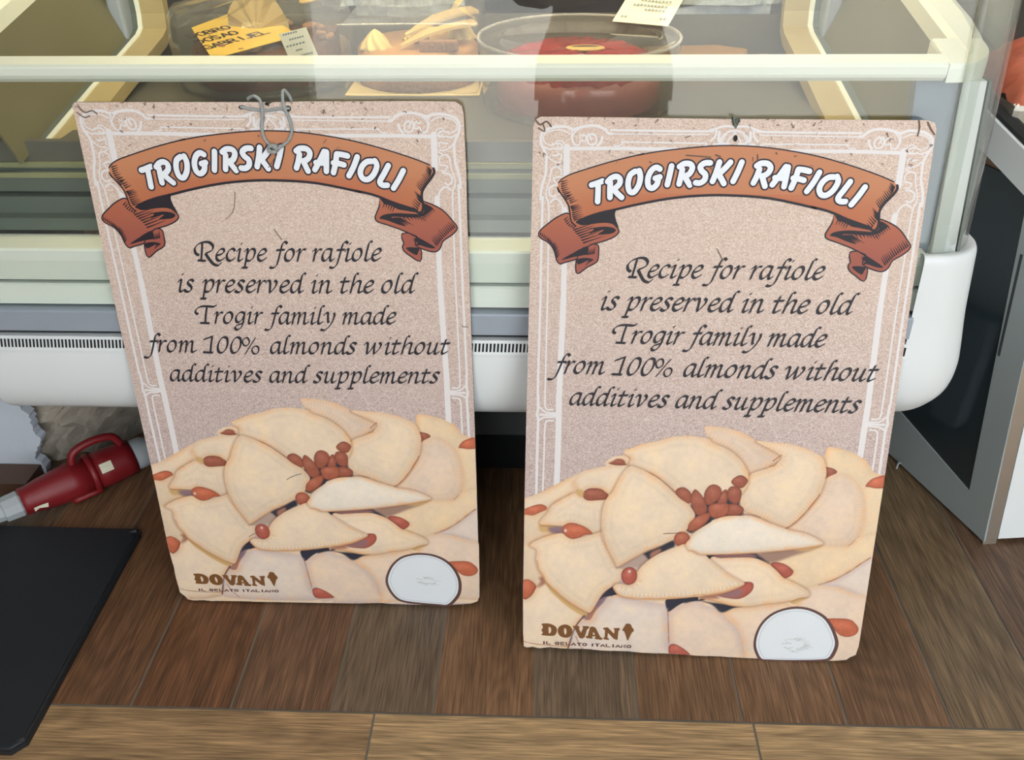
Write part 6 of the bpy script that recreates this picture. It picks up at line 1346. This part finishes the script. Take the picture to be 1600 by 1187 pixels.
# tarnished hook in the notch of the right board
bm = bmesh.new(); prism(bm, [(.2490, .784), (.2548, .784), (.2556, .777), (.2552, .7712), (.2540, .7700), (.2515, .7735), (.2505, .778)], 'y', -.0025, .0045)
hk = obj('hanger_hook', bm, M['hook'], right); hk['label'] = 'dark tarnished metal hook'
bm = bmesh.new(); tube(bm, [(.2555+.0022*math.cos(t), -.003, .7795+.0026*math.sin(t)) for t in [i*2*PI/16 for i in range(17)]], .0009, 6); obj('hook_ring', bm, M['hook'], hk)
# ---------------------------------------------------------------- the person taking the picture (seen only as a reflection in the glass)
def skin_body(name, joints, edges, mat, parent, root=0):
    """One continuous skinned surface over a joint skeleton; joints: (x, y, z, rx, ry)."""
    me = bpy.data.meshes.new(name); me.from_pydata([j[:3] for j in joints], edges, []); o = obj(name, me, mat, parent)
    sk = o.modifiers.new('skin', 'SKIN'); sk.use_smooth_shade = True
    for i, j in enumerate(joints):
        v = me.skin_vertices[0].data[i]; v.radius = (j[3], j[4] if len(j) > 4 else j[3]); v.use_root = (i == root)
    ss = o.modifiers.new('smooth', 'SUBSURF'); ss.levels = 2; ss.render_levels = 2
    return o
M['skin'] = plain('skin', lin(214, 164, 136), .55, noise=.04)
M['top'] = plain('mauve_top', lin(150, 92, 120), .85, noise=.1, nscale=25)
M['jeans'] = plain('blue_jeans', lin(58, 88, 150), .85, noise=.15, nscale=60)
M['shoe'] = plain('white_shoe', lin(230, 230, 228), .6)
M['hair'] = plain('brown_hair', lin(70, 46, 34), .6, noise=.3, nscale=120)
pX, pY = .17, -.56
who = thing('person', 'person in mauve top and blue jeans holding up a phone, mirrored in the case glass', 'person', (pX, pY, 0))
J = [(0, 0, .93, .135, .105), (0, .01, 1.08, .125, .10), (0, 0, 1.25, .15, .11), (0, -.01, 1.38, .14, .09), (0, 0, 1.425, .055, .055), (0, .018, 1.478, .058, .066), (0, .02, 1.555, .076, .094), (0, .008, 1.635, .070, .085),
 (-.19, 0, 1.365, .056), (.19, 0, 1.365, .056), (-.25, .06, 1.12, .044), (.25, .06, 1.12, .044), (-.12, .33, 1.05, .030), (.12, .33, 1.05, .030), (-.085, .40, 1.06, .034, .018), (.085, .40, 1.06, .034, .018),
 (-.10, 0, .84, .10), (.10, 0, .84, .10), (-.11, .02, .47, .066), (.11, .02, .47, .066), (-.115, -.02, .10, .042), (.115, -.02, .10, .042), (-.12, .10, .05, .036), (.12, .10, .05, .036)]
E_ = [(0, 1), (1, 2), (2, 3), (3, 4), (4, 5), (5, 6), (6, 7), (3, 8), (3, 9), (8, 10), (9, 11), (10, 12), (11, 13), (12, 14), (13, 15), (0, 16), (0, 17), (16, 18), (17, 19), (18, 20), (19, 21), (20, 22), (21, 23)]
skin_body('body', J, E_, M['skin'], who)
def rings(bm, path, closed_end=True, seg=28):
    sweep(bm, [[(cx_+rx_*math.cos(2*PI*i/seg), cy_+ry_*math.sin(2*PI*i/seg), z_) for i in range(seg)] for cx_, cy_, z_, rx_, ry_ in path], closed=True, caps=closed_end)
    return bm
b = bmesh.new(); rings(b, cr([(0, 0, .80, .212, .160), (0, 0, .92, .204, .152), (0, .005, 1.06, .158, .130), (0, .005, 1.22, .172, .13), (0, 0, 1.34, .178, .118), (0, -.005, 1.395, .135, .095), (0, -.005, 1.42, .075, .068)], 4), False)
for s in (-1, 1): tube(b, cr([(s*.150, 0, 1.365), (s*.205, .005, 1.33), (s*.238, .04, 1.20), (s*.245, .075, 1.12), (s*.215, .16, 1.095), (s*.185, .215, 1.08)], 5), .06, 16, rr=[.066-.0009*i for i in range(26)])
bmesh.ops.recalc_face_normals(b, faces=b.faces); obj('top', b, M['top'], who, True)
b = bmesh.new()
for s in (-1, 1): rings(b, cr([(s*.117, -.02, .085, .062, .064), (s*.114, 0, .30, .070, .074), (s*.111, .015, .48, .078, .082), (s*.102, .008, .68, .098, .102), (s*.088, 0, .84, .108, .122), (s*.075, 0, .96, .098, .122)], 4))
bmesh.ops.recalc_face_normals(b, faces=b.faces); obj('jeans', b, M['jeans'], who, True)
for s in (-1, 1):
    skin_body('shoe', [(s*.115, -.05, .045, .042, .04), (s*.117, .05, .04, .045, .036), (s*.122, .15, .034, .042, .03)], [(0, 1), (1, 2)], M['shoe'], who)
    for k, (dx, ln) in enumerate(((-.012, .07), (-.004, .078), (.004, .072), (.012, .058))):   # fingers curl round the phone's edge
        x = s*(.085); skin_body('finger', [(x, .405, 1.055+dx*2.2, .0085), (x-s*.012, .425+ln*.2, 1.058+dx*2.2, .008), (x-s*.035, .432, 1.060+dx*2.2, .0068)], [(0, 1), (1, 2)], M['skin'], who)
    skin_body('thumb', [(s*.08, .395, 1.075, .0105), (s*.062, .408, 1.095, .009), (s*.048, .412, 1.10, .0075)], [(0, 1), (1, 2)], M['skin'], who)
    b = bmesh.new(); bmesh.ops.create_uvsphere(b, u_segments=12, v_segments=8, radius=.010, matrix=Matrix.Translation((s*.029, .092, 1.570))); e_ = obj('eye', b, M['shoe'], who, True)
    b = bmesh.new(); bmesh.ops.create_uvsphere(b, u_segments=10, v_segments=6, radius=.0055, matrix=Matrix.Translation((s*.029, .0985, 1.570))); obj('pupil', b, M['hair'], e_, True)
    b = bmesh.new(); bmesh.ops.create_uvsphere(b, u_segments=12, v_segments=8, radius=1, matrix=Matrix.Translation((s*.076, .015, 1.56)) @ Matrix.Diagonal((.010, .020, .03, 1))); obj('ear', b, M['skin'], who, True)
b = bmesh.new(); bmesh.ops.create_uvsphere(b, u_segments=12, v_segments=8, radius=1, matrix=Matrix.Translation((0, .106, 1.548)) @ Matrix.Diagonal((.011, .014, .020, 1))); obj('nose', b, M['skin'], who, True)
b = bmesh.new(); bmesh.ops.create_uvsphere(b, u_segments=12, v_segments=8, radius=1, matrix=Matrix.Translation((0, .093, 1.512)) @ Matrix.Diagonal((.024, .008, .007, 1))); obj('mouth', b, M['berry'], who, True)
b = bmesh.new(); bmesh.ops.create_uvsphere(b, u_segments=24, v_segments=16, radius=1, matrix=Matrix.Translation((0, -.005, 1.60)) @ Matrix.Diagonal((.094, .104, .102, 1)))
bmesh.ops.delete(b, geom=[v for v in b.verts if v.co.y > .05 and v.co.z < 1.625], context='VERTS'); obj('hair', b, M['hair'], who, True)
ph = bx(bmesh.new(), (pX-.078, -.145, 1.045), (pX+.078, -.136, 1.122), .004)
tag(obj('phone', ph, M['black_gap']), 'dark phone held level in both hands of the person', 'phone')
